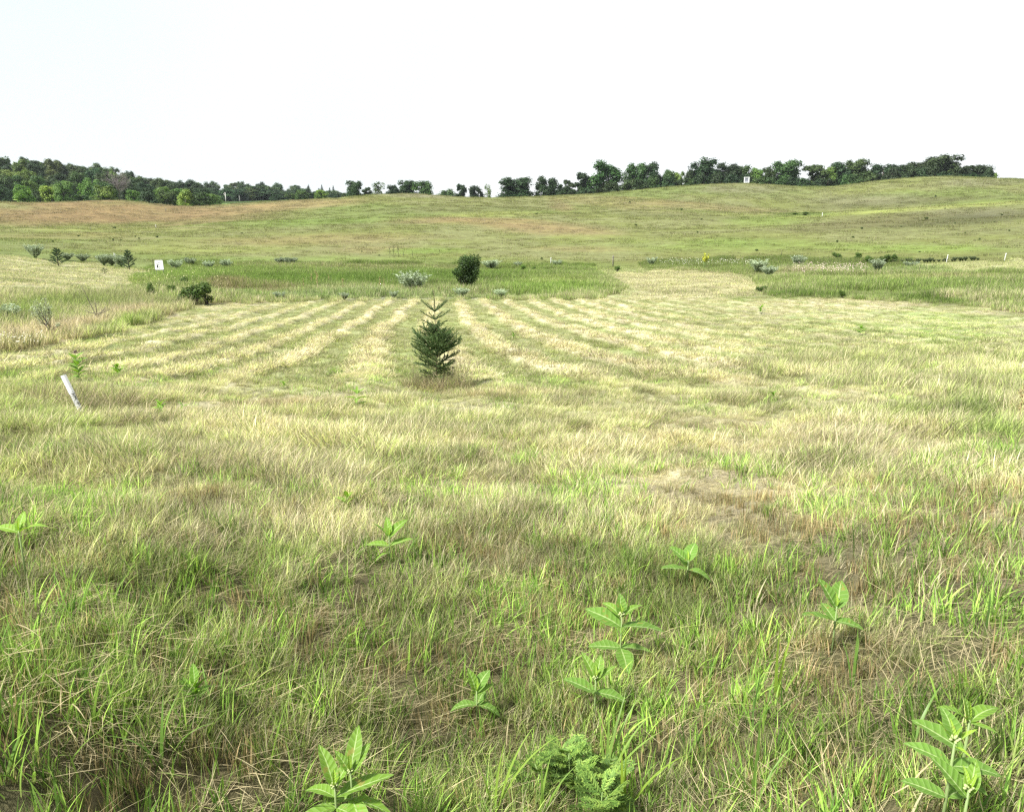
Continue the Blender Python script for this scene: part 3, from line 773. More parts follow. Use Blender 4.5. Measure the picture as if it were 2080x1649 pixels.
def conifer_variant(seed):
    rs = R(seed); H = 12.
    n = 2600
    z = H * (.06 + .94 * rs.beta(1, 1.6, n)); lev = np.round(z / .55) * .55
    a = rs.rand(n) * 6.28; rr = (1 - z / H) * 2.7 * rs.uniform(.15, 1.0, n) ** .6 * (.75 + .35 * np.sin(a * 5 + lev * 7))
    c = np.stack([rr * np.cos(a), rr * np.sin(a), lev - rr * .18 + rs.normal(0, .08, n)], -1)
    crown = quads_mesh('crown', c, np.stack([np.cos(a) * .3, np.sin(a) * .3, np.ones(n)], -1) + rs.normal(0, .35, (n, 3)), .55 * rs.uniform(.6, 1.2, n), .45, rs.rand(n) * .6, M_TREE, rs)
    t = MB(); t.tube([(0, 0, -.5), (0, 0, 5), (0, 0, 11.9)], [.2, .13, .02], 6)
    return crown, t.mesh('trunk', M_BARK), 5.2, H

def bare_variant(seed):
    rs = R(seed); H = 12.; t = MB(); tw = MB()
    t.tube([(0, 0, -.5), (.1, 0, 4), (0, .1, 8), (0, 0, 10)], [.28, .2, .1, .05], 6)
    for i in range(34):
        z0 = rs.uniform(2.5, 9); a = rs.rand() * 6.28; L = rs.uniform(2.2, 5.0) * (1.1 - z0 / 18)
        st = np.array([0, 0, z0]); d_ = np.array([math.cos(a) * .8, math.sin(a) * .8, rs.uniform(.3, .9)]); en = st + d_ * L
        t.tube([st, (st + en) / 2 + [0, 0, .2], en], [.07, .045, .02], 4)
        for j in range(9):
            u = rs.uniform(.3, 1); s2 = st + (en - st) * u; e2 = s2 + (d_ + rs.normal(0, .7, 3) + [0, 0, .3]) * rs.uniform(.6, 1.5)
            tw.tube([s2, e2], [.03, .012], 3, False)
            for q in range(3):
                s3 = s2 + (e2 - s2) * rs.uniform(.3, 1); tw.tube([s3, s3 + rs.normal(0, .5, 3) + [0, 0, .3]], [.016, .008], 3, False)
    return tw.mesh('twigs', M_TWIG), t.mesh('trunk', M_TWIG), 8.5, 11.6

TV = {k: [tree_variant(k, 500 + 17 * i + j) for j in range(m)] for i, (k, m) in enumerate((('oak', 5), ('tall', 4), ('round', 4), ('airy', 2), ('bush', 3)))}
TV['conifer'] = [conifer_variant(71), conifer_variant(72)]
TV['bare'] = [bare_variant(81), bare_variant(82)]
rst = R(77)
NAMES = {'oak': 'broadleaf_tree', 'tall': 'broadleaf_tree', 'round': 'bushy_tree', 'airy': 'slender_tree', 'bush': 'shrub', 'conifer': 'conifer_tree', 'bare': 'bare_tree'}
CATS = {'bush': 'shrub'}

def add_tree(px, top, wpx, kind, d, tint, label, group=None, sink=.3):
    dx, dy, dz = ray(px, top); q = math.hypot(dx, dy)
    x, y = dx / q * d, dy / q * d
    z = float(height(x, y)) - sink
    h = max(2.5, CAMZ + dz / q * d - z)
    crown, trunk, W0, H0 = TV[kind][rst.randint(len(TV[kind]))]
    w = wpx * depth_at(x, y, z) / FPX
    root = obj(NAMES[kind], None, label=label, cat=CATS.get(kind, 'tree'), group=group, loc=(x, y, z), rot=(0, 0, rst.rand() * 6.28), scale=(w / W0, w / W0, h / H0))
    c = obj('twigs' if kind == 'bare' else 'crown', crown, parent=root)
    tint = np.array(tint) * (1 + rst.normal(0, .14)) * (1 + rst.normal(0, .05, 3)) * np.array([1 + rst.uniform(-.12, .2), 1, 1])
    c.color = (*tint, 1)
    obj('trunk', trunk, parent=root)
    return root

DK, MD, LG, YG, OL = (.62, .76, .76), (1.0, 1.18, .92), (2.1, 2.3, 1.3), (3.1, 3.3, 1.4), (1.4, 1.25, 1.0)
cdist = lambda px: float(np.interp(px, xs, crest_d))
# the line of trees along the skyline, left to right
SKY = [
 (718, 365, 34, 'oak', 30, DK, 'dark tree with an uneven top, leftmost on the grassy rise at centre left'),
 (744, 378, 20, 'tall', 32, DK, 'small dark tree just right of the leftmost tree on the rise'),
 (770, 366, 30, 'airy', 34, MD, 'thin airy tree with a pointed top above the rise, sky showing through'),
 (797, 374, 28, 'oak', 30, DK, 'low dark tree beside the airy pointed tree'),
 (826, 364, 38, 'oak', 34, DK, 'taller dark half of the broad pair standing on the bare brown crest'),
 (855, 367, 48, 'round', 30, MD, 'greener rounded half of the broad pair above the brown crest'),
 (905, 384, 44, 'round', 60, MD, 'low spreading tree in the dip just right of the brown crest'),
 (938, 370, 25, 'tall', 62, DK, 'narrow upright dark tree in the dip, between two lower ones'),
 (966, 375, 30, 'oak', 58, DK, 'squat dark tree beside a pale slender one in the dip'),
 (990, 371, 16, 'airy', 58, LG, 'pale slender tree at the right end of the dip'),
 (1052, 358, 72, 'oak', 25, DK, 'wide dome of a tree standing alone at the middle of the skyline'),
 (1110, 357, 40, 'oak', 26, DK, 'smaller round tree just right of the wide dome tree'),
 (1140, 374, 20, 'round', 26, DK, 'very low dark tree where the long wood begins'),
 (1157, 362, 28, 'tall', 30, DK, 'short dark tree second in the long wood'),
 (1186, 346, 36, 'tall', 32, DK, 'dark tree leaning on the great lacy tree from the left'),
 (1228, 326, 64, 'oak', 28, MD, 'great tall tree with lacy gaps of sky in its crown'),
 (1272, 344, 24, 'airy', 30, MD, 'thin tree in the gap between the two great trees'),
 (1296, 328, 44, 'oak', 30, MD, 'left half of the twin topped great tree'),
 (1326, 327, 46, 'oak', 28, DK, 'right half of the twin topped great tree'),
 (1358, 343, 36, 'round', 30, MD, 'medium green tree right of the twin topped tree'),
 (1381, 347, 28, 'round', 34, LG, 'lighter green tree in the low stretch of the wood'),
 (1408, 342, 34, 'oak', 30, DK, 'dark shoulder tree left of the tall pointed one'),
 (1434, 320, 60, 'oak', 28, DK, 'tall dark tree with a pointed top left of the white framed hunting blind'),
 (1480, 329, 48, 'oak', 30, DK, 'dark tree directly left of the white framed hunting blind'),
 (1514, 336, 42, 'round', 30, MD, 'green tree rising straight behind the hunting blind'),
 (1540, 340, 30, 'round', 26, LG, 'yellow green tree just right of the hunting blind'),
 (1563, 337, 34, 'oak', 30, DK, 'dark narrow tree second right of the hunting blind'),
 (1602, 323, 62, 'oak', 28, MD, 'large round tree where the ridge starts to dip right of the blind'),
 (1656, 330, 46, 'tall', 28, MD, 'upright tree above the lowest point of the right hand dip'),
 (1688, 336, 34, 'round', 30, LG, 'paler green tree at the right end of the dip'),
 (1710, 327, 50, 'oak', 30, DK, 'dark tree with a flat top left of the tall green topped one'),
 (1744, 321, 50, 'oak', 27, MD, 'tall tree with a domed green top between dark neighbours'),
 (1796, 332, 60, 'round', 30, DK, 'low even tree in the level stretch of the right hand wood'),
 (1832, 334, 44, 'oak', 28, DK, 'dark tree left of the one leaning on the highest crown'),
 (1866, 327, 54, 'oak', 30, DK, 'dark tree leaning on the highest crown of the right hand wood'),
 (1918, 313, 76, 'oak', 26, DK, 'highest and broadest dark crown of the right hand wood'),
 (1968, 334, 36, 'tall', 28, DK, 'narrow dark tree second from the right end of the wood'),
 (1998, 333, 50, 'oak', 27, DK, 'last full size tree at the right end of the wood'),
 (2019, 352, 16, 'bush', 22, LG, 'small light green shrub tucked under the last tree of the wood'),
]
for px, top, w, k, off, tint, lab in SKY:
    add_tree(px, top, w * 1.28, k, cdist(px) + off, tint, lab, 'trees along the skyline')
for i in range(34):
    px = 1145 + i * 26 + rst.uniform(-8, 8)
    if px > 2012: break
    add_tree(px, float(np.interp(px, xs, crest_y)) - rst.uniform(12, 26), rst.uniform(34, 52), 'bush', cdist(px) + rst.uniform(14, 20), DK if rst.rand() < .7 else MD,
             'low shrub at the ridge wood foot, ' + ('left of the great lacy tree' if px < 1195 else 'under the great lacy tree' if px < 1265 else 'under the twin topped tree' if px < 1345 else 'left of the tall pointed tree' if px < 1410 else 'under the tall pointed tree' if px < 1490 else 'beside the hunting blind' if px < 1570 else 'in the dip right of the blind' if px < 1690 else 'in the level stretch right of the dip' if px < 1880 else 'under the highest broad crown'), 'shrubs at the foot of the skyline wood')
add_tree(2062, 366, 16, 'bush', cdist(2062) + 20, DK, 'tiny distant shrub on the bare skyline at far right')

# wooded hill at the left
FRONT = [
 (-14, 372, 60, 'oak', DK, 'dark tree cut by the left picture edge at the wooded hill foot'),
 (16, 385, 34, 'round', DK, 'dark low tree beside the leftmost yellow green tree of the wooded hill'),
 (45, 376, 40, 'round', YG, 'yellow green round tree, leftmost bright one at the foot of the wooded hill'),
 (70, 384, 24, 'round', MD, 'dull green tree between the two leftmost yellow green trees'),
 (100, 375, 52, 'round', YG, 'broad yellow green tree, second from the left at the foot of the wooded hill'),
 (126, 368, 34, 'oak', LG, 'light green tree rising behind the second yellow green tree'),
 (158, 393, 58, 'round', MD, 'low flat topped tree at the foot of the wooded hill'),
 (167, 372, 22, 'tall', YG, 'small bright tree with pale trunks above the flat topped tree'),
 (208, 375, 56, 'round', LG, 'light green tree with a sloping right side'),
 (236, 347, 50, 'bare', (1, 1, 1), 'bare grey leafless tree in the middle of the wooded hill'),
 (268, 385, 36, 'round', LG, 'light green bush like tree right of the brown knoll top'),
 (300, 386, 44, 'round', DK, 'dark tree behind the right shoulder of the brown knoll'),
 (338, 384, 52, 'round', MD, 'medium green tree in the hollow right of the brown knoll'),
 (374, 383, 38, 'round', YG, 'yellow green tree in the middle of the hollow group'),
 (408, 390, 50, 'round', MD, 'rightmost tree of the group in the hollow'),
]
for px, top, w, k, tint, lab in FRONT:
    add_tree(px, top, w * 1.1, k, 292 + rst.uniform(-8, 10) + (30 if k in ('bare', 'tall') else 0) - (22 if px > 290 else 0), tint, lab, 'trees at the foot of the wooded hill')
add_tree(78, 327, 92, 'oak', 455, DK, 'huge dark domed tree crowning the wooded hill', 'trees on the wooded hill')
add_tree(8, 330, 20, 'conifer', 452, DK, 'pointed conifer standing above the wooded hill near the left edge', 'trees on the wooded hill')
add_tree(224, 339, 44, 'oak', 450, MD, 'round light topped tree on the hill crest above the bare grey tree', 'trees on the wooded hill')
add_tree(262, 346, 30, 'oak', 445, DK, 'dark tree at the crest where the wooded hill starts to fall', 'trees on the wooded hill')
add_tree(116, 334, 36, 'bare', 458, (1, 1, 1), 'thin bare tree on the crest right of the huge domed tree', 'trees on the wooded hill')
for r_, (dd, n, hh) in enumerate(((322, 13, 8), (350, 14, 9.5), (378, 15, 10.5), (408, 15, 11.5), (440, 15, 12), (466, 14, 12))):
    for i in range(n):
        px = -70 + (500 if r_ < 3 else 480) * (i + rst.uniform(.1, .9)) / n
        dx, dy, dz = ray(px, 420); q = math.hypot(dx, dy); x, y = dx / q * dd, dy / q * dd
        gz = float(height(x, y)); h = hh * rst.uniform(.72, 1.02) * (1.0 if px < 210 else .95)
        _, py = project(x, y, gz + h)
        k = rst.choice(['oak', 'round', 'tall'], p=[.5, .35, .15])
        u = rst.rand(); tint = DK if u < .42 else MD if u < .75 else OL if u < .85 else LG
        add_tree(px, float(py), rst.uniform(9, 13) * FPX / dd, k, dd + rst.uniform(-9, 9), tint,
                 {'0': 'dark', '1': 'mid green', '2': 'light green'}[str(0 if tint is DK else 1 if tint is MD or tint is OL else 2)] + ' leafy tree packed on the ' + ('lower', 'lower', 'middle', 'middle', 'upper', 'upper')[r_] + ' slope of the wooded hill, ' + ('left end' if px < 110 else 'middle stretch' if px < 270 else 'right end'), 'trees filling the wooded hill')
# far wood between the hill and the rise
for px, top, w, k, dd, tint, lab in (
 (612, 386, 26, 'round', 430, LG, 'light green round tree, left one of two in front of the far wood'),
 (652, 385, 28, 'round', 425, YG, 'yellow green round tree, right one of two in front of the far wood'),
 (588, 391, 24, 'round', 432, MD, 'small green tree left of the two bright ones before the far wood'),
 (700, 391, 20, 'round', 420, DK, 'dark bush like tree close left of the rise in front of the far wood'),
 (680, 393, 26, 'round', 424, DK, 'low dark tree right of the yellow green tree before the far wood'),
 (560, 395, 26, 'round', 436, DK, 'low dark tree at the left of the bright pair before the far wood')):
    add_tree(px, top, w * 1.15, k, dd, tint, lab, 'trees in front of the far wood')
for r_, (dd, n, hh) in enumerate(((465, 16, 9), (500, 15, 10), (540, 15, 11), (585, 14, 12), (640, 14, 12.5))):
    for i in range(n):
        px = 395 + 380 * (i + rst.uniform(.1, .9)) / n
        top = np.interp(px, [395, 450, 500, 560, 620, 700, 780], [376, 373, 372, 376, 379, 384, 388]) + (4 - r_) * 4 - 4 + rst.uniform(-2, 3)
        k = 'conifer' if (px > 610 and r_ > 2) else rst.choice(['oak', 'round', 'tall'])
        u = rst.rand(); tint = DK if u < .5 else MD if u < .9 else OL
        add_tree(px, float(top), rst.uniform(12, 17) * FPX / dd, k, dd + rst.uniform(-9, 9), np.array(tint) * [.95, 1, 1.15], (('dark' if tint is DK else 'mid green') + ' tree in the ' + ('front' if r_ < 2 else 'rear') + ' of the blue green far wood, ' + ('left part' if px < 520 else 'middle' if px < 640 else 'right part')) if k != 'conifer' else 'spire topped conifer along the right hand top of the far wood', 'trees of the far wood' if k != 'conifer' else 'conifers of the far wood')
for px, t_, b_, lab in ((459, 391, 414, 'pale bare trunk standing before the far wood, left one'), (487, 394, 412, 'pale bare forked trunk before the far wood, right one')):
    dd = 455.; dx, dy, dz = ray(px, b_); q = math.hypot(dx, dy); x, y = dx / q * dd, dy / q * dd; z = float(height(x, y)); dz2 = ray(px, t_)[2]
    h = CAMZ + dz2 / math.hypot(*ray(px, t_)[:2]) * dd - z
    r0 = obj('dead_tree', None, label=lab, cat='tree', loc=(x, y, z))
    m = MB(); m.tube([(0, 0, -.3), (.1, 0, h * .5), (0, 0, h)], [.30, .24, .14], 6); obj('trunk', m.mesh('trunk', M_BIRCH), parent=r0)
    m = MB(); m.tube([(0, 0, h * .55), (-.6, 0, h * .75), (-.9, 0, h * .9)], [.14, .1, .06], 5); obj('limb', m.mesh('limb', M_BIRCH), parent=r0)

# ------------------------------------------------------------------ spruce sapling
def needle_shoot(name, seed, L, side=0, nl=.017):
    """a twig set all round with needles, with side shoots"""
    rs = R(seed); tw = MB(); C, Nn = [], []
    tips, bases = [], []
    def shoot(p0, d, L_):
        d = d / np.linalg.norm(d)
        tw.tube([p0, p0 + d * L_ * .5, p0 + d * L_ + [0, 0, L_ * .05]], [.0035, .0028, .0016], 5, True, .05)
        n = int(L_ / .0016)
        t = np.linspace(.02, 1, n)
        a = rs.rand(n) * 6.28
        s = np.cross(d, [0.3, .2, 1.]); s /= np.linalg.norm(s); u = np.cross(s, d)
        b = p0 + d * L_ * t[:, None] + np.outer(t ** 2, [0, 0, L_ * .05])
        o = np.cos(a)[:, None] * s + np.sin(a)[:, None] * u
        bases.append(b); tips.append(b + (o * .8 + d * .75 + [0, 0, .15]) * (nl * rs.uniform(.8, 1.2, (n, 1))))
    shoot(np.zeros(3), np.array([1., 0, 0]), L)
    for i in range(side):
        t = .18 + .72 * (i // 2 * 2 + rs.uniform(0, .8)) / side; sg = 1 if i % 2 else -1
        shoot(np.array([t * L, 0, 0]), np.array([.75, sg * .75, rs.uniform(-.05, .25)]), L * (1 - t) * rs.uniform(.5, .75) + .03)
    b = np.concatenate(bases); t = np.concatenate(tips); n = len(b)
    w = np.cross(t - b, rs.normal(0, 1, (n, 3))); w = w / (np.linalg.norm(w, axis=1, keepdims=True) + 1e-9) * .0021
    v = np.stack([b - w, b + w, t], 1).reshape(-1, 3)
    tw.add(v, [(3 * i, 3 * i + 1, 3 * i + 2) for i in range(n)], .5)
    me = tw.mesh(name, M_NEEDLE, False)
    return me
x, y, z, d = ground_at(887, 788)
spd = depth_at(x, y, z); PX = spd / FPX
sp = obj('spruce_sapling', None, label='young dark green spruce standing alone in the middle of the mown field', cat='sapling', loc=(x, y, z))
Hs = 190 * PX / math.cos(math.radians(12))
m = MB(); zz = np.linspace(-.05, Hs, 12)
m.tube(np.stack([.008 * np.sin(zz * 3), 0 * zz, zz], -1), np.linspace(.016, .0045, 12), 7)
M_SPBARK = plain('spruce_bark', (.20, .17, .10), .85, .2, 30, (.28, .25, .14))
obj('trunk', m.mesh('trunk', M_SPBARK), parent=sp)
shoots = {('s', i): needle_shoot('branch_needles', 900 + i, .22) for i in range(3)}
shoots.update({('m', i): needle_shoot('branch_needles', 910 + i, .30, 5) for i in range(3)})
shoots.update({('b', i): needle_shoot('branch_needles', 920 + i, .38, 9) for i in range(4)})
rsp = R(5)
def branch(hpx, az, el, Lpx, kind, tint=1):
    zb = Hs * hpx / 190.; me = shoots[(kind, rsp.randint(3))]; L0 = {'s': .22, 'm': .30, 'b': .38}[kind]
    L = Lpx * PX * 1.1
    fat = 1.7 if kind == 's' else 1.0
    o = obj('branch', me, parent=sp, loc=(.008 * math.sin(zb * 3), 0, zb), rot=(rsp.normal(0, .3), -el, az), scale=(L / L0, L / L0 * fat, L / L0 * fat))
    o.color = (tint, tint, tint * .95, 1)
Rd = math.radians
me = needle_shoot('leader', 940, .22, 0, .016)
o = obj('leader', me, parent=sp, loc=(0, 0, Hs * .79), rot=(0, -Rd(90), 0), scale=(Hs * .215 / .22, 2.0, 2.0)); o.color = (1.1, 1.1, .8, 1)
for az, L in ((175, 31), (145, 22), (65, 20), (30, 29), (5, 30), (250, 20), (310, 18)): branch(150, Rd(az), Rd(36), L, 's', 1.1)
for az, L in ((180, 30), (130, 22), (10, 32), (60, 24), (265, 20)): branch(135, Rd(az), Rd(26), L, 's', 1.1)
for az, L in ((172, 27), (120, 18), (5, 24), (70, 20), (250, 20), (310, 18)): branch(122, Rd(az), Rd(20), L, 's')
for hh_ in (116, 111, 106, 101, 96, 91):
    for q in range(8): branch(hh_ + rsp.uniform(-2, 2), rsp.rand() * 6.28, Rd(rsp.uniform(0, 30)), rsp.uniform(19, 32), 's')
for q in range(60):
    u = rsp.rand(); hp = 92 - 74 * u
    L = rsp.uniform(.72, 1.12) * float(np.interp(hp, [16, 30, 45, 62, 78, 92], [30, 38, 50, 61, 62, 46]))
    branch(hp, q * 2.4 + rsp.uniform(-.3, .3), Rd(float(np.interp(hp, [16, 50, 92], [6, 26, 46])) + rsp.normal(0, 8)), L, 'b' if rsp.rand() < .7 else 'm', rsp.uniform(.95, 1.5))
SPX, SPY = x, y

# ------------------------------------------------------------------ milkweeds and other broad leaved plants
def milk_material():
    m, n, l = nmat('milkweed_leaf')
    u = attr(n, 'u'); v = attr(n, 'v'); oi = n.new('ShaderNodeObjectInfo')
    av = math_(n, l, 'ABSOLUTE', v.outputs['Fac'])
    rib = math_(n, l, 'LESS_THAN', av, .075)
    ph = math_(n, l, 'MULTIPLY_ADD', av, -5.5, math_(n, l, 'MULTIPLY', u.outputs['Fac'], 46.0))
    sv = math_(n, l, 'SINE', ph); vein = math_(n, l, 'GREATER_THAN', sv, .86)
    tc_ = n.new('ShaderNodeTexCoord'); ns_ = n.new('ShaderNodeTexNoise'); ns_.inputs['Scale'].default_value = 14; ns_.inputs['Detail'].default_value = 4
    l.new(tc_.outputs['Object'], ns_.inputs['Vector'])
    base = mixc(n, l, ns_.outputs['Fac'], (.115, .215, .03), (.17, .29, .042))
    base = mixc(n, l, 1.0, base, oi.outputs['Color'], 'MULTIPLY')
    c = mixc(n, l, math_(n, l, 'MULTIPLY', vein, .28), base, (.30, .42, .16))
    edge = math_(n, l, 'GREATER_THAN', av, .93)
    c = mixc(n, l, math_(n, l, 'MULTIPLY', edge, .4), c, (.28, .36, .12))
    c = mixc(n, l, math_(n, l, 'MULTIPLY', rib, .85), c, (.38, .48, .20))
    n2_ = n.new('ShaderNodeTexNoise'); n2_.inputs['Scale'].default_value = 5.5; n2_.inputs['Detail'].default_value = 3
    mp_ = n.new('ShaderNodeVectorMath'); mp_.operation = 'ADD'; l.new(tc_.outputs['Object'], mp_.inputs[0]); l.new(oi.outputs['Location'], mp_.inputs[1]); l.new(mp_.outputs[0], n2_.inputs['Vector'])
    sp_ = math_(n, l, 'MULTIPLY', math_(n, l, 'GREATER_THAN', n2_.outputs['Fac'], .66), .7)
    c = mixc(n, l, sp_, c, (.26, .22, .06))
    p = leafy_output(m, n, l, c, .32, .55, .18, (1.2, 1.3, .5))
    b = n.new('ShaderNodeBump'); b.inputs['Strength'].default_value = .35; b.inputs['Distance'].default_value = .002
    l.new(math_(n, l, 'ADD', sv, rib), b.inputs['Height']); l.new(b.outputs[0], p.inputs['Normal'])
    return m
M_MILK = milk_material()
M_MSTEM = plain('milkweed_stem', (.20, .27, .10), .55)
M_BUD = plain('pale_buds', (.36, .42, .18), .6)

def leaf_mesh(name, w, fold, arc, wave, seed, nu=12, nv=3, pointy=1.0):
    rs = R(seed)
    U, Vv = np.meshgrid(np.linspace(0, 1, nu + 1), np.linspace(-1, 1, 2 * nv + 1), indexing='ij')
    half = w / 2 * np.clip(np.sin(np.pi * np.clip(U, 0, 1) ** .85), 0, 1) ** .75 + .008 * (1 - U)
    half = half * (1 - .25 * U ** 4 * pointy)
    ph = rs.rand() * 6
    yy = Vv * half * math.cos(fold)
    a = arc * U
    X = np.where(arc != 0, np.sin(a) / arc, U); Zc = -(1 - np.cos(a)) / arc
    zz = Zc + np.abs(Vv) * half * math.sin(fold) + wave * (np.abs(Vv) ** 2) * np.sin(U * 17 + ph + Vv) * (1 - .3 * U) * np.clip(U * 5, 0, 1)
    yy = yy + .02 * np.sin(U * 5 + ph) * U
    verts = np.stack([X, yy, zz], -1).reshape(-1, 3)
    nn = 2 * nv + 1
    i, j = np.meshgrid(np.arange(nu), np.arange(2 * nv), indexing='ij')
    f = np.stack([i * nn + j, (i + 1) * nn + j, (i + 1) * nn + j + 1, i * nn + j + 1], -1).reshape(-1, 4)
    me = new_mesh(name, verts, f); smooth(me)
    fattr(me, 'u', U.ravel()); fattr(me, 'v', Vv.ravel())
    me.materials.append(M_MILK)
    return me
LEAF = {'n': [leaf_mesh('leaf', .37, .30, a, .012, i) for i, a in enumerate((.5, .9, .25))],
        'w': [leaf_mesh('leaf', .52, .25, a, .016, 10 + i, pointy=.5) for i, a in enumerate((.5, 1.0, .25))],
        'y': [leaf_mesh('leaf', .26, .6, a, .006, 20 + i) for i, a in enumerate((-.3, .15, .3))]}
rsm = R(41)
_bud = MB()
for i in range(16):
    a = rsm.rand() * 6.28; e = rsm.uniform(.2, 1.5); r_ = .013
    c = np.array([math.cos(a) * math.cos(e), math.sin(a) * math.cos(e), math.sin(e)]) * r_
    _bud.tube([c * .3, c * .8, c * 1.1], [.001, .0032, .0012], 5)
BUD = _bud.mesh('bud_cluster', M_BUD)

def plant(hub, h, leaves, label, group='milkweeds in the foreground grass', buds=True, name='milkweed', cat='milkweed', tint=(1, 1, 1), stemr=.0042, lean=(0, 0)):
    x, y, z = above(hub[0], hub[1], h)
    root = obj(name, None, label=label, cat=cat, group=group, loc=(x, y, z))
    m = MB(); m.tube([(-lean[0], -lean[1], -.02), (-lean[0] * .4, -lean[1] * .4, h * .5), (0, 0, h)], [stemr, stemr * .9, stemr * .6], 7)
    obj('stem', m.mesh('stem', M_MSTEM), parent=root)
    for hf, az, el, L, kd in leaves:
        me = LEAF[kd][rsm.randint(3)]
        k = (1 - hf)
        o = obj('leaf', me, parent=root, loc=(-lean[0] * k * .8, -lean[1] * k * .8, h * hf), rot=(rsm.normal(0, .16), -Rd(el + rsm.normal(0, 5)) - (.15 if kd != 'y' else 0), Rd(az + rsm.normal(0, 7))), scale=(L * .98, L * .98 * rsm.uniform(.85, 1.15), L * .98))
        t = {'y': (1.75, 1.55, 1.1), 'n': (1.05, 1.05, .95), 'w': (.88, .93, 1.05)}[kd]
        jit = 1 + rsm.normal(0, .07)
        o.color = (t[0] * jit * tint[0], t[1] * jit * tint[1], t[2] * jit * tint[2], 1)
    if buds:
        obj('bud_cluster', BUD, parent=root, loc=(0, 0, h), scale=rsm.uniform(.8, 1.2))
    return root
Y3 = [(1, 100, 72, .05, 'y'), (1, 20, 68, .04, 'y'), (1, 240, 60, .035, 'y')]
plant((680, 1598), .17, [(.95, 122, 42, .135, 'n'), (.95, 72, 52, .10, 'n'), (.8, 165, 12, .115, 'n'), (.8, 12, 16, .17, 'n'), (.6, 212, -8, .14, 'n'), (.6, 195, 0, .10, 'n'), (.6, 330, -5, .10, 'n')] + Y3,
      'light green milkweed at the bottom left, front one of the overlapping pair')
plant((712, 1568), .22, [(.97, 96, 55, .14, 'n'), (.97, 58, 50, .10, 'n'), (.97, 150, 48, .08, 'n'), (.6, -12, -8, .13, 'n'), (.6, -52, -12, .14, 'n'), (.6, 160, 0, .10, 'n')] + Y3,
      'light green milkweed with pale buds, rear one of the overlapping pair at the bottom left')
plant((968, 1404), .15, [(.95, 122, 48, .10, 'n'), (.95, 60, 46, .115, 'w'), (.9, 22, 28, .08, 'n'), (.6, 178, 8, .11, 'w'), (.6, -14, -8, .11, 'w'), (.6, 60, 10, .08, 'w')] + Y3[:2],
      'milkweed with four broad leaves in front of the brown stubble at the centre bottom', buds=False)
plant((1210, 1378), .19, [(.95, 132, 44, .12, 'n'), (.95, 74, 50, .10, 'n'), (.92, 36, 34, .10, 'n'), (.7, 168, 14, .13, 'w'), (.7, -12, -4, .12, 'w'), (.75, 250, 20, .05, 'w')] + Y3,
      'milkweed just below the tallest one, leaves cupped upwards')
plant((1263, 1250), .29, [(.97, 135, 32, .12, 'n'), (.97, 92, 52, .10, 'w'), (.97, 42, 34, .12, 'n'), (.82, 165, 16, .17, 'w'), (.82, -8, 4, .18, 'w'), (.82, 262, 25, .08, 'n'), (.5, 176, -2, .14, 'w'), (.5, 268, -22, .13, 'w'), (.5, 4, -2, .14, 'w')] + Y3,
      'tall milkweed with three tiers of leaves right of centre')
plant((1700, 1232), .20, [(.95, 130, 44, .13, 'w'), (.95, 48, 42, .13, 'w'), (.7, 168, 12, .14, 'w'), (.7, -10, -6, .12, 'w'), (.7, 110, 20, .10, 'w')] + Y3[:2],
      'milkweed with a single pair of raised leaves at right, among brown stubble', buds=False)
plant((790, 1088), .20, [(.95, 102, 55, .12, 'n'), (.95, 36, 36, .16, 'n'), (.95, 146, 34, .13, 'n'), (.7, 176, 6, .14, 'n'), (.7, 2, 4, .14, 'n'), (.5, 200, -5, .10, 'n')] + Y3[:2],
      'small milkweed left of centre in the green and straw grass', buds=False)
plant((1398, 1138), .17, [(.95, 60, 44, .13, 'w'), (.95, 150, 30, .12, 'w'), (.7, -16, 0, .14, 'w'), (.7, 190, -2, .14, 'w'), (.7, 120, 30, .12, 'n')] + Y3[:1],
      'pale milkweed above and right of the tallest one', buds=False, tint=(1.1, 1.1, 1.1))
plant((38, 1078), .24, [(.97, 172, 16, .115, 'n'), (.97, 18, 22, .12, 'n'), (.97, 96, 60, .10, 'n')] + Y3[:2],
      'small pale milkweed at the left edge halfway down', buds=False, tint=(1.25, 1.2, 1.1))
plant((1970, 1462), .22, [(.97, 150, 44, .09, 'n'), (.97, 18, 22, .11, 'n'), (.97, 92, 66, .06, 'n'), (.97, 300, 0, .06, 'n'), (.6, 128, 20, .13, 'w'), (.5, 250, -20, .10, 'w')] + Y3[:1],
      'smallest milkweed, behind the big pair at the bottom right corner', buds=False)
plant((1940, 1506), .29, [(.97, 92, 54, .085, 'w'), (.97, 26, 34, .065, 'y'), (.97, 148, 56, .065, 'y'), (.95, 272, 20, .055, 'y'), (.78, 155, 22, .105, 'w'), (.78, 0, 8, .11, 'w'), (.72, -46, 4, .08, 'w'), (.5, 165, 4, .095, 'w'), (.5, 20, 0, .08, 'w')] + Y3[:2],
      'largest milkweed at the bottom right, long leaves spread to both sides', tint=(1, 1, 1.05))
plant((1968, 1604), .21, [(.9, 132, 34, .105, 'w'), (.92, 54, 52, .085, 'n'), (.6, -4, -8, .09, 'w'), (.6, 206, -14, .075, 'w'), (.6, -34, 0, .09, 'w')] + Y3,
      'milkweed lowest in the bottom right corner, just in front of the largest one')
plant((725, 800), .22, [(.97, 20, 30, .16, 'n'), (.97, 150, 35, .15, 'n'), (.97, 95, 60, .12, 'n'), (.7, 200, 10, .17, 'n'), (.7, -10, 5, .17, 'n'), (.7, 270, 5, .13, 'n'), (.4, 160, 0, .15, 'n'), (.4, 10, 0, .15, 'n'), (.4, 60, 0, .15, 'n')],
      'low bushy milkweed left of the spruce sapling', buds=False, group=None, tint=(1.1, 1.1, .9))
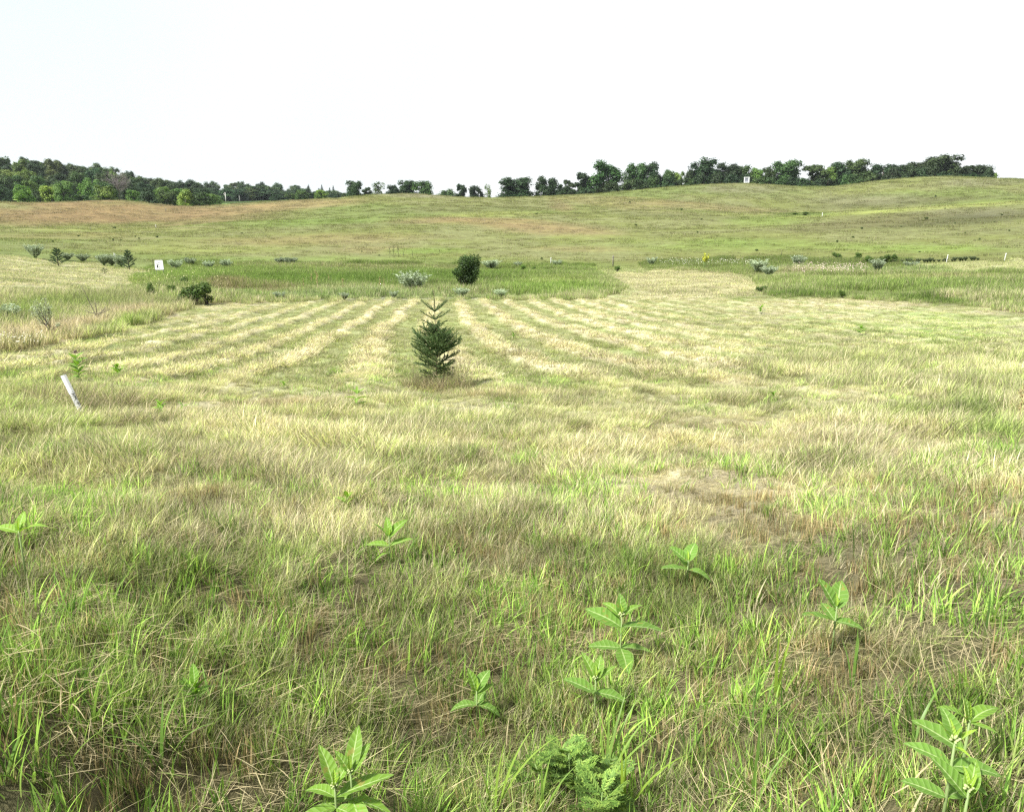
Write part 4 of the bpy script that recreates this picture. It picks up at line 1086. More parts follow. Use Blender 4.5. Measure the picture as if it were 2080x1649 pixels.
# tall milkweed behind the marker post
lv = []
for i in range(9):
    for sgn in (0, 180):
        lv.append((.15 + .8 * i / 9, sgn + (12 if i % 2 else -14) + (90 if i % 3 == 2 else 0), 28, .20 - .012 * abs(i - 4), 'n'))
r0 = plant((154, 718), .42, lv, 'tall leafy milkweed growing right behind the leaning white post', group=None, tint=(.95, 1.0, .9), buds=False)
m = MB()
for i in range(30):
    a = rsm.rand() * 6.28; e = rsm.uniform(-.4, 1.5); c = np.array([math.cos(a) * math.cos(e), math.sin(a) * math.cos(e), math.sin(e)]) * .03
    m.tube([c * .3, c, c * 1.25], [.002, .006, .002], 4)
obj('flower_head', m.mesh('flower_head', plain('faded_flowers', (.16, .10, .10), .8)), parent=r0, loc=(0, 0, .43))
# low broad leaved seedlings in the mown field
for i, (px, py, h, lab) in enumerate((
 (325, 822, .14, 'small dark green weed right of the leaning white post'), (370, 820, .10, 'light green seedling beside the small dark green weed'),
 (516, 846, .09, 'light green seedling, right one of two on the matted straw'), (482, 852, .07, 'tiny seedling, left one of two on the matted straw'),
 (576, 778, .09, 'pale lone seedling in the rows left of the spruce sapling'), (1043, 680, .13, 'dark weed standing between hay rows right of the spruce'),
 (238, 745, .18, 'feathery bright green weed up the field from the white post'), (395, 1392, .12, 'pale leafy weed in the dense grass at lower left'), (705, 1012, .10, 'small green weed in the mid field straw'),
 (1570, 800, .10, 'low dark clump of leaves on the flattened straw at right'), (1545, 622, .3, 'short dark weed where the cut path meets the hay field'), (1748, 664, .25, 'lone weed in the green aftergrowth at right'))):
    lv = [(rsm.uniform(.3, 1), q * 137, rsm.uniform(5, 60), h * rsm.uniform(.5, .95), 'n') for q in range(11)]
    plant((px, py), h, lv, lab, group='small weeds in the mown field', buds=False, name='weed_seedling', cat='weed', tint=(.9, 1.0, .8) if i % 2 else (1.2, 1.25, .9), stemr=.003)

# ragweed: finely cut leaves
def rag_leaf(seed):
    rs = R(seed); m = MB()
    def lobe(p, a, L, w):
        d_ = np.array([math.cos(a), math.sin(a), 0]); s_ = np.array([-math.sin(a), math.cos(a), 0])
        p = np.array(p, float)
        v = [p - s_ * w * .35, p + d_ * L * .45 - s_ * w + [0, 0, .01], p + d_ * L + [0, 0, -.02 * L], p + d_ * L * .45 + s_ * w + [0, 0, .01], p + s_ * w * .35]
        m.add(v, [(0, 1, 2), (0, 2, 4), (4, 2, 3)], rs.rand())
    m.tube([(0, 0, 0), (.5, 0, .06), (1, 0, 0)], [.012, .009, .003], 4)
    for i in range(7):
        u = .12 + .12 * i; L = .42 * math.sin(math.pi * (u * .8 + .12))
        for sg in (-1, 1):
            a = sg * rs.uniform(.7, .95)
            p = np.array([u, 0, .06 * math.sin(u * 3.1)])
            lobe(p, a, L, .045)
            d_ = np.array([math.cos(a), math.sin(a), 0])
            for k in (.4, .7):
                for s2 in (-1, 1): lobe(p + d_ * L * k, a + s2 * .75, L * .38 * (1.1 - k * .5), .030)
    lobe([.92, 0, .02], 0, .2, .03)
    return m.mesh('leaf', M_RAG, False)
M_RAG = leaf_material('ragweed_leaves', (.13, .235, .045), .3, .45, .55, .04)
RAG = [rag_leaf(i) for i in range(3)]
def ragweed(px, py, h, n, spread, label):
    x, y, z = above(px, py, h)
    root = obj('ragweed', None, label=label, cat='weed', group='finely cut ragweeds', loc=(x, y, z))
    for s_ in range(max(1, n // 9)):
        a = rsm.rand() * 6.28; r_ = spread * rsm.uniform(.1, .8); hh = h * rsm.uniform(.7, 1.1)
        m = MB(); m.tube([(r_ * .5 * math.cos(a), r_ * .5 * math.sin(a), -.02), (r_ * math.cos(a), r_ * math.sin(a), hh)], [.003, .002], 6)
        obj('stem', m.mesh('stem', M_STEMG), parent=root)
        for q in range(6):
            f_ = rsm.uniform(.3, 1)
            o = obj('leaf', RAG[rsm.randint(3)], parent=root, loc=(r_ * (.5 + .5 * f_) * math.cos(a), r_ * (.5 + .5 * f_) * math.sin(a), hh * f_), rot=(rsm.normal(0, .2), -Rd(rsm.uniform(5, 55)), q * 2.4), scale=rsm.uniform(.075, .12) * (1.25 - .4 * f_))
            b_ = .65 + .7 * f_ ** 2; o.color = (b_ * 1.1, b_, b_, 1)
ragweed(1172, 1540, .17, 63, .17, 'large bright ragweed clump with feathery leaves at the bottom centre')
ragweed(1075, 1572, .10, 9, .04, 'small ragweed left of the large feathery clump')
ragweed(1215, 1610, .12, 18, .07, 'low ragweed in front of the large feathery clump')

# single broad grass plants
M_BLADE = leaf_material('broad_blade', (.14, .23, .05), .35, .15, .45, .01, .35)
def blade_mesh(seed, L, w, th0, bend, segs=12):
    rs = R(seed); v, f = [], []
    p = np.zeros(3)
    for i in range(segs + 1):
        t = i / segs; th = th0 + bend * t ** 1.4
        ww = w / 2 * (1 - t ** 2.2) * min(1, .5 + 2.2 * t)
        v += [p + [0, -ww, .25 * ww], p + [0, 0, 0], p + [0, ww, .25 * ww]]
        p = p + L / segs * np.array([math.sin(th), .05 * math.sin(t * 4 + seed), math.cos(th)])
    for i in range(segs):
        for j in (0, 1): f.append((i * 3 + j, i * 3 + j + 1, i * 3 + 4 + j, i * 3 + 3 + j))
    m = MB(); m.add(v, f, rs.rand()); return m.mesh('blade', M_BLADE)
def grass_plant(px, py, blades, label, tint=(1, 1, 1)):
    x, y, z, d = ground_at(px, py)
    root = obj('grass_plant', None, label=label, cat='grass plant', group='single broad bladed grass plants', loc=(x, y, z))
    for i, (az, th0, bend, L, w) in enumerate(blades):
        o = obj('blade', blade_mesh(px + i, L, w, th0, bend), parent=root, loc=(rsm.normal(0, .006), rsm.normal(0, .006), -.005), rot=(0, 0, Rd(az)))
        o.color = (*tint, 1)
grass_plant(1578, 1432, [(80, .05, .1, .30, .012), (40, .1, .3, .30, .011), (100, .02, -.1, .25, .010), (150, .15, .2, .17, .008), (20, .4, .8, .2, .008)], 'upright bright yellow green grass shoot right of the bottom centre', (1.5, 1.35, .8))
grass_plant(1232, 1610, [(45, .35, .8, .34, .012), (30, .3, .9, .32, .011), (60, .3, .5, .34, .012), (20, .5, 1.0, .30, .010), (75, .1, .3, .28, .012), (5, .3, .9, .25, .01), (100, .2, .4, .28, .009)], 'spray of long arching blades behind the ragweed at the bottom centre', (1.3, 1.25, 1.1))
grass_plant(1262, 1668, [(80, .02, .1, .26, .013), (70, .1, .1, .24, .012), (20, .6, .9, .3, .01)], 'two stiff upright blades right of the ragweed at the bottom edge', (1.5, 1.35, .7))
grass_plant(1005, 1655, [(35, .3, .7, .30, .011), (20, .5, .8, .33, .010), (60, .1, .4, .24, .009), (140, .2, .8, .2, .008)], 'long blades arching right at the bottom edge, left of the ragweed', (1.4, 1.3, .9))
grass_plant(1100, 1675, [(95, .05, .3, .22, .010), (60, .2, .4, .22, .010), (30, .3, .9, .22, .009)], 'short green blades at the bottom edge under the ragweed', (1.2, 1.2, .9))
grass_plant(445, 1470, [(60, .1, .4, .22, .010), (120, .2, 1.2, .22, .010), (20, .3, 1.3, .2, .009), (170, .3, 1.4, .22, .009)], 'arching green blades at lower left above the dead straw', (1.1, 1.2, 1))
grass_plant(1730, 1400, [(85, .05, .2, .24, .010), (70, .1, .3, .2, .009), (110, .2, .5, .18, .009)], 'stiff green blades beside the bare patch at lower right', (1.0, 1.1, 1))
grass_plant(1530, 1640, [(88, .02, .1, .34, .010), (150, .3, 1.2, .22, .010), (30, .4, 1.2, .26, .010), (200, .4, 1.3, .2, .01)], 'tall single blade with curling side blades at the bottom right of centre', (1.1, 1.15, 1))
grass_plant(1850, 1530, [(40, .3, 1.2, .24, .010), (150, .2, .9, .2, .010), (100, .1, .5, .22, .009)], 'curved green blades left of the largest milkweed', (1.1, 1.15, 1))
grass_plant(330, 1560, [(100, .1, .6, .22, .010), (60, .1, .8, .22, .01), (190, .3, 1.3, .2, .009), (10, .4, 1.2, .2, .009)], 'green blade tuft at the lower left beside dead stalks', (1.0, 1.1, .9))

# ------------------------------------------------------------------ leaning white marker post
x, y, z, d = ground_at(165, 838)
PXm = depth_at(x, y, z) / FPX
a_ = math.atan2(28, 74); Lp = 80 * PXm
root = obj('marker_post', None, label='leaning white plastic marker post, weathered and peeling below, in the left mid field', cat='post', loc=(x, y, z), rot=(-.05, -a_, 0))
m = MB(); rr_ = 5.0 * PXm
k = 14; zz = np.linspace(Lp * .50, Lp, 5); m.tube(np.stack([0 * zz, 0 * zz, zz], -1), rr_ * 1.04, k, False)
m.tube(np.stack([0 * zz, 0 * zz, zz], -1), rr_ * .9, k, False)
an = np.arange(k) * 2 * np.pi / k
m.add([(rr_ * f_ * math.cos(t), rr_ * f_ * math.sin(t), Lp) for f_ in (1.04, .9) for t in an], [(j, (j + 1) % k, k + (j + 1) % k, k + j) for j in range(k)])
obj('upper_sleeve', m.mesh('upper_sleeve', plain('white_plastic', (.80, .80, .80), .5, .4)), parent=root)
m = MB(); zz = np.linspace(-.05, Lp * .53, 8); m.tube(np.stack([0 * zz, 0 * zz, zz], -1), rr_ * .93, k, True)
obj('weathered_shaft', m.mesh('weathered_shaft', plain('peeling_paint', (.13, .13, .11), .9, .2, 45, (.72, .72, .70), .002)), parent=root, label='peeling mottled grey and white lower part of the post')
m = MB(); m.tube([(0, 0, Lp * .525), (0, 0, Lp * .54)], rr_ * 1.07, k, False); obj('seam_ring', m.mesh('seam_ring', plain('seam', (.5, .5, .5), .7)), parent=root)

# ------------------------------------------------------------------ target board on its stand
x, y, z, d = ground_at(318, 566)
pxm = depth_at(x, y, z) / FPX
w_, h_ = 15.5 * pxm, 18.5 * pxm; zb = 18 * pxm
root = obj('target_board', None, label='white target board with small dark marks on a thin stand beside the left lawn', cat='target board', loc=(x, y, z), rot=(0, 0, .12))
m = MB()
pts = []
for cx_, cz_, a0 in ((w_ / 2 - .05, h_ / 2 - .05, 0), (-w_ / 2 + .05, h_ / 2 - .05, 90), (-w_ / 2 + .03, -h_ / 2 + .03, 180), (w_ / 2 - .03, -h_ / 2 + .03, 270)):
    for q in range(4): t = Rd(a0 + q * 30); pts.append((cx_ + .05 * math.cos(t), cz_ + .05 * math.sin(t)))
n_ = len(pts); cxb = w_ / 2
m.add([(p[0] + cxb, yy_, p[1] + zb + h_ / 2) for yy_ in (-.03, .03) for p in pts], [tuple(range(n_)), tuple(range(2 * n_ - 1, n_ - 1, -1))] + [(j, (j + 1) % n_, n_ + (j + 1) % n_, n_ + j) for j in range(n_)])
obj('board', m.mesh('board', plain('white_board', (.80, .80, .79), .6), False), parent=root)
M_MARK = plain('dark_print', (.05, .05, .06), .8)
for (u, v, s_) in ((-.2, -.18, .11), (-.2, -.02, .05), (.0, .02, .05), (.02, -.2, .035), (.0, -.38, .04), (-.2, -.4, .03), (.12, .2, .03), (-.02, .22, .035), (.25, .15, .03), (-.33, .1, .03), (-.18, .12, .03)):
    m = MB(); cxx, czz = cxb + u * w_, zb + h_ / 2 + v * h_
    s_ = s_ * w_ * 1.3
    m.add([(cxx - s_ * .6, -.034, czz - s_), (cxx + s_ * .6, -.034, czz - s_), (cxx + s_ * .6, -.034, czz + s_), (cxx - s_ * .6, -.034, czz + s_)], [(0, 1, 2, 3)])
    obj('mark', m.mesh('mark', M_MARK, False), parent=root)
M_STEEL = plain('dull_steel', (.16, .16, .15), .6, .4)
for sx in (.02, w_ - .03):
    m = MB(); m.tube([(sx, .05, -.1), (sx, .05, zb + h_ * .8)], .014, 6); obj('leg', m.mesh('leg', M_STEEL), parent=root)
m = MB(); m.tube([(.02, .05, zb - .04), (w_ - .03, .05, zb - .04)], .012, 6); obj('crossbar', m.mesh('crossbar', M_STEEL), parent=root)

# ------------------------------------------------------------------ hunting blind on the ridge
px = 1517; dd = cdist(px) + 3
dx, dy, dz = ray(px, 368); q = math.hypot(dx, dy); x, y = dx / q * dd, dy / q * dd; z = float(height(x, y)) - .1
s_ = depth_at(x, y, z) / FPX
root = obj('hunting_blind', None, label='small grey hunting blind with white frame standing on the ridge before the wood', cat='hunting blind', loc=(x, y, z), rot=(0, 0, Rd(-24)))
z0, bw, bh = 5.2 * s_, 8.6 * s_, 10.5 * s_; bd = 8.2 * s_
M_WF = plain('white_frame', (.78, .80, .78), .6); M_GP = plain('grey_panel', (.20, .21, .24), .8)
M_PP = plain('pale_panel', (.45, .46, .46), .8, .3, 3, (.58, .58, .58)); M_OPEN = plain('dark_opening', (.02, .02, .025), .9)
m = MB(); m.box((0, -bd / 2, z0 + bh / 2), (bw, .06, bh)); obj('front_panel', m.mesh('front_panel', M_GP, False), parent=root)
m = MB(); m.box((0, -bd / 2 - .05, z0 + bh * .66), (bw * .45, .04, bh * .10)); obj('window_slot', m.mesh('window_slot', M_OPEN, False), parent=root)
for sg in (-1, 1):
    m = MB(); m.box((sg * bw / 2, 0, z0 + bh / 2), (.06, bd, bh)); obj('side_panel', m.mesh('side_panel', M_PP, False), parent=root)
    m = MB(); m.box((sg * (bw / 2 + .05), 0, z0 + bh * .66), (.04, bd * .4, bh * .16)); obj('window_slot', m.mesh('window_slot', M_OPEN, False), parent=root)
m = MB(); m.box((0, bd / 2, z0 + bh / 2), (bw, .06, bh)); obj('rear_panel', m.mesh('rear_panel', M_GP, False), parent=root)
m = MB(); m.box((0, 0, z0 + bh + .04), (bw + .3, bd + .3, .08)); obj('roof', m.mesh('roof', M_GP, False), parent=root)
m = MB(); m.box((0, 0, z0 - .05), (bw + .1, bd + .1, .1)); obj('floor', m.mesh('floor', M_WF, False), parent=root)
for sx in (-1, 1):
    for sy in (-1, 1):
        m = MB(); m.box((sx * (bw / 2 + .04), sy * (bd / 2 + .06), z0 + bh / 2), (.20, .20, bh + .1)); obj('corner_post', m.mesh('corner_post', M_WF, False), parent=root)
        m = MB(); m.box((sx * bw * .42, sy * bd * .42, z0 / 2 - .2), (.12, .12, z0 + .2)); obj('leg', m.mesh('leg', M_STEEL, False), parent=root)
for zz_ in (z0 + .1, z0 + bh - .06):
    m = MB(); m.box((0, -bd / 2 - .08, zz_), (bw, .10, .16)); obj('rail', m.mesh('rail', M_WF, False), parent=root)
    m = MB(); m.box((bw / 2 + .09, 0, zz_), (.10, bd - .1, .16)); obj('rail', m.mesh('rail', M_WF, False), parent=root)

# ------------------------------------------------------------------ posts
M_PW = plain('white_post', (.76, .77, .74), .7); M_PB = plain('old_wood', (.17, .15, .12), .9, .2, 8, (.26, .24, .20))
for px, yb, yt, w_, mat, lab in (
 (235, 542, 515, 1.4, M_PW, 'white fence post among the silver shrubs beside the left lawn'), (1119, 541, 524, 1.5, M_PW, 'short white fence post behind the ditch at centre right'),
 (1245, 541, 520, 2.6, M_PB, 'weathered brown wooden post behind the ditch'), (1922, 534, 518, 1.5, M_PW, 'white post leaning by the dark weeds along the right lawn'),
 (2040, 530, 515, 1.6, M_PW, 'white post near the right edge at the lawn border'), (1670, 441, 433, 1.4, M_PW, 'small white post in the hollow of the far pasture'),
 (317, 464, 457, 1.0, M_PW, 'tiny pale post at the foot of the brown knoll'), (185, 470, 462, 1.0, M_PB, 'tiny post left of the knoll foot'), (337, 431, 424, 1.2, M_PB, 'dark stub on the right slope of the brown knoll')):
    x, y, z, d = ground_at(px, yb, 20); s_ = depth_at(x, y, z) / FPX; h = (yb - yt) * s_ * 1.02
    root = obj('fence_post', None, label=lab, cat='post', group='posts along the field edge', loc=(x, y, z), rot=(0, Rd(6 if px > 1900 else 0), 0))
    m = MB(); m.tube([(0, 0, -.3), (0, 0, h * .9), (0, 0, h * .97), (0, 0, h)], [w_ * s_ / 2, w_ * s_ / 2, w_ * s_ / 2.2, w_ * s_ / 4], 8); obj('shaft', m.mesh('shaft', mat), parent=root)
    m = MB(); m.tube([(0, 0, h * .80), (0, 0, h * .84)], w_ * s_ / 2 * 1.25, 8, True); obj('clip', m.mesh('clip', M_STEEL), parent=root)

# ------------------------------------------------------------------ shrubs, pines, dead stalks
def sprig(seed, nst, H, spread, leafL, leafw, per, mat, stemmat, up=.6, drop=0.0, stemr=.012, from_=.25):
    """fan of stems clothed in narrow leaves: returns stems mesh and foliage mesh (base at the origin)"""
    rs = R(seed); st = MB(); B, Dr = [], []
    for i in range(nst):
        a = rs.rand() * 6.28; th = spread * math.sqrt(rs.rand()); L = H * rs.uniform(.65, 1.05) / max(.5, math.cos(th * .6))
        n = 6; t = np.linspace(0, 1, n); r = np.sin(th) * L * t ** 1.2; zz = L * t * np.cos(th * .75) - drop * t * t * L
        pts = np.stack([r * math.cos(a) + rs.normal(0, .02 * H), r * math.sin(a) + rs.normal(0, .02 * H), zz], -1)
        pts[0] = [rs.normal(0, .05 * H), rs.normal(0, .05 * H), -.05]
        st.tube(pts, np.linspace(stemr, stemr * .3, n), 4, False)
        tt = rs.uniform(from_, 1.02, per)
        c = np.stack([np.interp(tt, t, pts[:, k_]) for k_ in range(3)], -1)
        dirn = np.gradient(pts, axis=0)[np.clip((tt * (n - 1)).astype(int), 0, n - 1)]; dirn /= np.linalg.norm(dirn, axis=1, keepdims=True) + 1e-9
        o = rs.normal(0, 1, (per, 3)); o -= (o * dirn).sum(1, keepdims=True) * dirn; o /= np.linalg.norm(o, axis=1, keepdims=True) + 1e-9
        B.append(c); Dr.append(dirn * up + o * (1 - up * .4))
    B = np.concatenate(B); Dr = np.concatenate(Dr); Dr /= np.linalg.norm(Dr, axis=1, keepdims=True)
    n = len(B); L = leafL * rs.uniform(.6, 1.2, n)[:, None]
    w = np.cross(Dr, rs.normal(0, 1, (n, 3))); w = w / (np.linalg.norm(w, axis=1, keepdims=True) + 1e-9) * (leafw / 2) * rs.uniform(.7, 1.2, n)[:, None]
    v = np.stack([B, B + Dr * L * .45 + w, B + Dr * L, B + Dr * L * .45 - w], 1).reshape(-1, 3)
    i = np.arange(n) * 4
    f = np.concatenate([np.stack([i, i + 1, i + 2], -1), np.stack([i, i + 2, i + 3], -1)])
    me = new_mesh('foliage', v, f); fattr(me, 'rnd', np.repeat(rs.rand(n), 4)); me.materials.append(mat)
    return st.mesh('stems', stemmat), me
def put(name, var, px, py, hpx, label, cat, group=None, tint=(1, 1, 1), wf=1.0, H0=1.0, sink=0, dmin=1.2, parts=('stems', 'foliage')):
    x, y, z, d = ground_at(px, py, dmin); s_ = depth_at(x, y, z) / FPX
    h = hpx * s_ * 1.03 + sink
    root = obj(name, None, label=label, cat=cat, group=group, loc=(x, y, z - sink), rot=(0, 0, rsm.rand() * 6.28), scale=(h / H0 * wf, h / H0 * wf, h / H0))
    a = obj(parts[0], var[0], parent=root); b = obj(parts[1], var[1], parent=root); b.color = (*tint, 1); a.color = (1, 1, 1, 1)
    return root
SV = [sprig(200 + i, 60, 1., .75, .14, .045, 46, M_SILVER, M_STEMG, .65, stemr=.008) for i in range(4)]
SVN = [sprig(210 + i, 46, 1., .5, .13, .04, 46, M_SILVER, M_STEMG, .75, stemr=.008) for i in range(3)]
SIL = 'silvery shrubs along the ditch and fence line'
for i, (px, yb, hpx, wf, br, lab) in enumerate((
 (838, 596, 36, 1.15, 1.05, 'rounded silver grey shrub left of the round dark bush in the ditch'), (937, 607, 18, 1.1, 1.2, 'small pale silver shrub below the round dark bush'),
 (1016, 607, 16, 1.1, 1.4, 'small whitish silver shrub right of the round dark bush'), (568, 612, 16, 1.3, .95, 'low grey shrub at the left of the ditch bottom'),
 (800, 607, 13, 1.3, 1.0, 'low grey shrub in front of the rounded silver shrub'), (700, 610, 13, 1.6, .9, 'low grey green shrub along the ditch edge'),
 (72, 526, 24, 1.3, 1.0, 'silver shrub at the far corner of the left lawn'), (138, 530, 13, 1.2, .8, 'dull grey shrub beside the left pine'), (169, 533, 14, 1.2, .85, 'small grey shrub between the two pines'),
 (212, 540, 19, 1.0, 1.0, 'silver clump left of the white post'), (228, 541, 20, 1.0, .95, 'silver clump touching the white post'), (246, 543, 20, 1.0, .95, 'silver clump between white post and right pine'),
 (357, 550, 18, 1.5, 1.2, 'pale silver shrub right of the target board'), (388, 543, 16, 1.3, .85, 'grey shrub second right of the target board'), (425, 549, 16, 1.5, 1.15, 'bright silver shrub at the bank top'), (460, 548, 17, 1.3, 1.1, 'bright silver shrub right of the bank top one'),
 (998, 548, 16, 2.2, 1.15, 'wide silver drift right behind the round dark bush'), (1052, 546, 12, 1.5, .9, 'low grey clump on the fence line left of the white post'), (1132, 545, 14, 1.4, 1.1, 'silver clump at the foot of the short white post'),
 (1323, 541, 15, 1.3, 1.1, 'silver clump where the flowering hedge begins'), (1540, 556, 24, 1.5, 1.25, 'largest pale silver drift in the weed band at right'), (1562, 562, 18, 1.2, 1.1, 'silver clump at the lower edge of the largest drift'),
 (1620, 546, 22, 1.3, .9, 'grey green clump right of the largest silver drift'), (1782, 553, 22, 1.3, .9, 'grey feathery clump below the dark shrubs at right'), (1850, 548, 14, 1.2, .85, 'small grey clump at the corner of the right lawn'),
 (15, 655, 30, 1.2, 1.15, 'silver leafed weed at the left edge in the unmown strip'), (570, 540, 14, 1.6, .7, 'dark grey shrub on the bank above the ditch'), (590, 541, 15, 1.2, .65, 'dusky shrub right of the dark grey one'))):
    v = SV[i % 4] if wf < 1.25 else SVN[i % 3]
    put('silver_shrub', v, px, yb, hpx * 1.1, lab, 'shrub', SIL, (br * .88, br * .92, br * .86), wf * 1.15, dmin=12)
# round dark bush in the ditch
def bush_crown(seed, nl, nleaf, ls, rad, squash=1.0):
    rs = R(seed)
    L = []
    for i in range(nl):
        v = rs.normal(0, 1, 3); v /= np.linalg.norm(v); v *= rs.uniform(.3, .82)
        L.append((v[0] * rad, v[1] * rad, (v[2] * squash + 1) * rad * .98 + .06, rad * rs.uniform(.22, .42), rs.rand()))
    L = np.array(L); p = rs.choice(nl, nleaf, p=L[:, 3] ** 2 / (L[:, 3] ** 2).sum())
    dr = rs.normal(0, 1, (nleaf, 3)); dr /= np.linalg.norm(dr, axis=1, keepdims=True)
    c = L[p, :3] + dr * L[p, 3][:, None] * rs.uniform(.5, 1.15, (nleaf, 1))
    c[:, 2] = np.maximum(c[:, 2], .02)
    st = MB()
    for i in range(nl): st.tube([(rs.normal(0, .03), rs.normal(0, .03), -.05), L[i, :3] * [.5, .5, .45], L[i, :3]], [.018, .012, .005], 5, False)
    return st.mesh('stems', M_BARK), quads_mesh('foliage', c, dr + rs.normal(0, .6, (nleaf, 3)) + [0, 0, .3], ls * rs.uniform(.6, 1.3, nleaf), .6, np.clip(.5 * L[p, 4] + .5 * rs.rand(nleaf), 0, 1), M_SHRUB, rs)
BC = [bush_crown(300 + i, 34, 6500, .055, .5) for i in range(2)]
BS = [bush_crown(310 + i, 14, 1500, .09, .5, 1.1) for i in range(3)]
put('round_bush', BC[0], 949, 590, 69, 'round dark green bush standing in the ditch behind the spruce', 'bush', None, (.62, .75, .6), .98, dmin=20)
for px, yb, hpx, wf, tn, lab in ((395, 619, 44, 1.25, .6, 'dark green bush at the left end of the ditch, widest one'), (420, 618, 34, 1.0, .5, 'darkest low bush at the right of the left ditch bushes'), (352, 606, 26, .8, .65, 'small dark bush second from left in the ditch corner'),
   (310, 612, 36, .5, .7, 'narrow dark sapling leftmost in the ditch corner'), (375, 585, 22, .9, .65, 'dark bush behind the widest ditch bush'), (358, 622, 16, .9, .8, 'low green bush in front of the small dark one'), (276, 606, 14, .9, .8, 'blue green low bush on the bank left of the narrow sapling'),
   (1062, 552, 14, 1.0, 1.2, 'light green bush on the fence line, left one'), (1084, 551, 9, 1.0, .9, 'tiny dark bush on the fence line beside the light green one'), (1254, 552, 11, 1.2, .8, 'low dark bush under the brown wooden post'),
   (1795, 537, 20, 1.2, .6, 'dark rounded shrub in the weed band at right'), (1815, 536, 16, 1.1, .65, 'dark shrub right of the rounded dark one'), (1765, 538, 18, 1.0, .8, 'dusky shrub left of the rounded dark one'), (1700, 528, 15, 1.2, .8, 'spiky dark weed clump behind the pink flowers'),
   (1742, 532, 18, .8, .8, 'spiky dark weed right behind the pink flowers'), (1710, 606, 17, .8, .75, 'dark sapling at the edge of the tall grass at right'), (1545, 593, 12, 2.0, .55, 'dark brown green clump at the corner of cut path and tall grass'), (1636, 438, 6, 3.0, .55, 'dark thicket in the hollow of the far pasture'), (1615, 437, 4, 3.5, .8, 'grey green low thicket left of the dark one in the hollow')):
    put('small_bush', BS[rsm.randint(3)], px, yb, hpx * 1.1, lab, 'bush', 'bushes along the ditch and weed band', (tn * 1.6, tn * 1.75, tn * 1.2), wf, dmin=12)
# weeds on the pasture and along the right hand lawn
spots = [(275, 482), (283, 486), (319, 483), (160, 481), (230, 490), (97, 494), (108, 493), (232, 465), (245, 489), (492, 475), (1090, 436), (1150, 407), (1279, 413), (1384, 428), (1292, 459), (1425, 447), (1417, 474), (1900, 401), (1920, 425), (2035, 438), (2020, 452), (1785, 443), (1732, 484), (1750, 466), (1868, 513), (1990, 488), (1700, 493), (1830, 462), (1960, 475), (1537, 510), (1940, 455), (2050, 470), (1880, 446), (1100, 528), (770, 520), (735, 512)]
for px, yb in spots:
    put('pasture_weed', BS[rsm.randint(3)], px, yb, rsm.uniform(2.5, 5), 'small dark weed clump dotted on the open pasture', 'weed', 'weed clumps dotted over the pasture', (1.1, 1.1, 1.0), rsm.uniform(1.0, 2.2), dmin=60)
for i in range(20):
    put('border_weed', SV[i % 4], 1835 + i * 8 + rsm.uniform(-3, 3), 536 - i * .35, rsm.uniform(5, 10), 'dark weed in the row along the back of the right lawn', 'weed', 'dark weeds along the right lawn', (.32, .36, .24), 1.0, dmin=30)

# dead upright stalks
def stalk_var(seed, mat):
    rs = R(seed); m = MB(); s = MB()
    m.tube([(0, 0, -.05), (.02, 0, .5), (0, .02, 1)], [.012, .009, .004], 5)
    for i in range(14):
        z = rs.uniform(.35, .95); a = rs.rand() * 6.28; L = rs.uniform(.08, .22)
        e = (math.cos(a) * L * .5, math.sin(a) * L * .5, z + L)
        m.tube([(0, 0, z), e], [.005, .003], 4)
        for q in range(7):
            t = rs.uniform(.2, 1); c = np.array([e[0] * t, e[1] * t, z + L * t]); s.tube([c, c + rs.normal(0, .012, 3) + [0, 0, .02]], [.010, .006], 4)
    return m.mesh('stalk', mat), s.mesh('seed_heads', mat)
STD = [stalk_var(i, M_DARKST) for i in range(3)]; STB = [stalk_var(10 + i, plain('pale_dock', (.34, .28, .13), .9)) for i in range(3)]
for px, yb, hpx, v, lab in (
 (792, 524, 19, STD, 'dark dead stalk, leftmost of the group on the bright pasture'), (800, 523, 22, STD, 'tallest dark dead stalk of the group on the bright pasture'), (809, 522, 20, STD, 'dark dead stalk right of the tallest one'),
 (820, 525, 12, STD, 'short dark stalk beside the pasture group'), (838, 526, 14, STD, 'dark stalk standing apart right of the pasture group'), (893, 516, 7, STD, 'tiny lone stalk left of the round bush'), (745, 504, 8, STD, 'tiny forked stalk up the slope'),
 (1314, 488, 9, STD, 'left of the four dark stalks in the middle pasture'), (1330, 491, 8, STD, 'second of the four dark stalks in the middle pasture'), (1346, 489, 12, STD, 'third of the four dark stalks in the middle pasture'), (1363, 486, 10, STD, 'right of the four dark stalks in the middle pasture'),
 (1452, 496, 10, STD, 'lone dark stalk right of the four stalks'), (312, 547, 18, STD, 'dark stalk touching the left side of the target board'), (1587, 525, 14, STD, 'dark branching weed above the largest silver drift'),
 (645, 592, 38, STB, 'tall pale dock stalk in the ditch, highest one'), (634, 585, 26, STB, 'pale dock stalk left of the highest one'), (668, 580, 20, STB, 'short pale dock stalk right of the highest one'), (698, 598, 30, STB, 'pale dock stalk in the middle of the ditch'), (773, 592, 28, STB, 'pale dock stalk left of the rounded silver shrub'), (780, 590, 22, STB, 'smaller pale dock stalk beside another near the silver shrub'), (617, 590, 22, STB, 'leftmost pale dock stalk in the ditch'), (2066, 880, 90, STB, 'tall thin dry stalk at the right edge of the field')):
    put('dead_stalk', v[rsm.randint(3)], px, yb, hpx, lab, 'dead stalk', 'dead stalks in ditch and pasture', dmin=8, parts=('stalk', 'seed_heads'), wf=1.4 if v is STD else 1.1)
GR = sprig(260, 16, 1., .35, .10, .05, 26, leaf_material('goldenrod_bloom', (.50, .52, .06), .2, .2), M_STEMG, .5, from_=.7, stemr=.01)
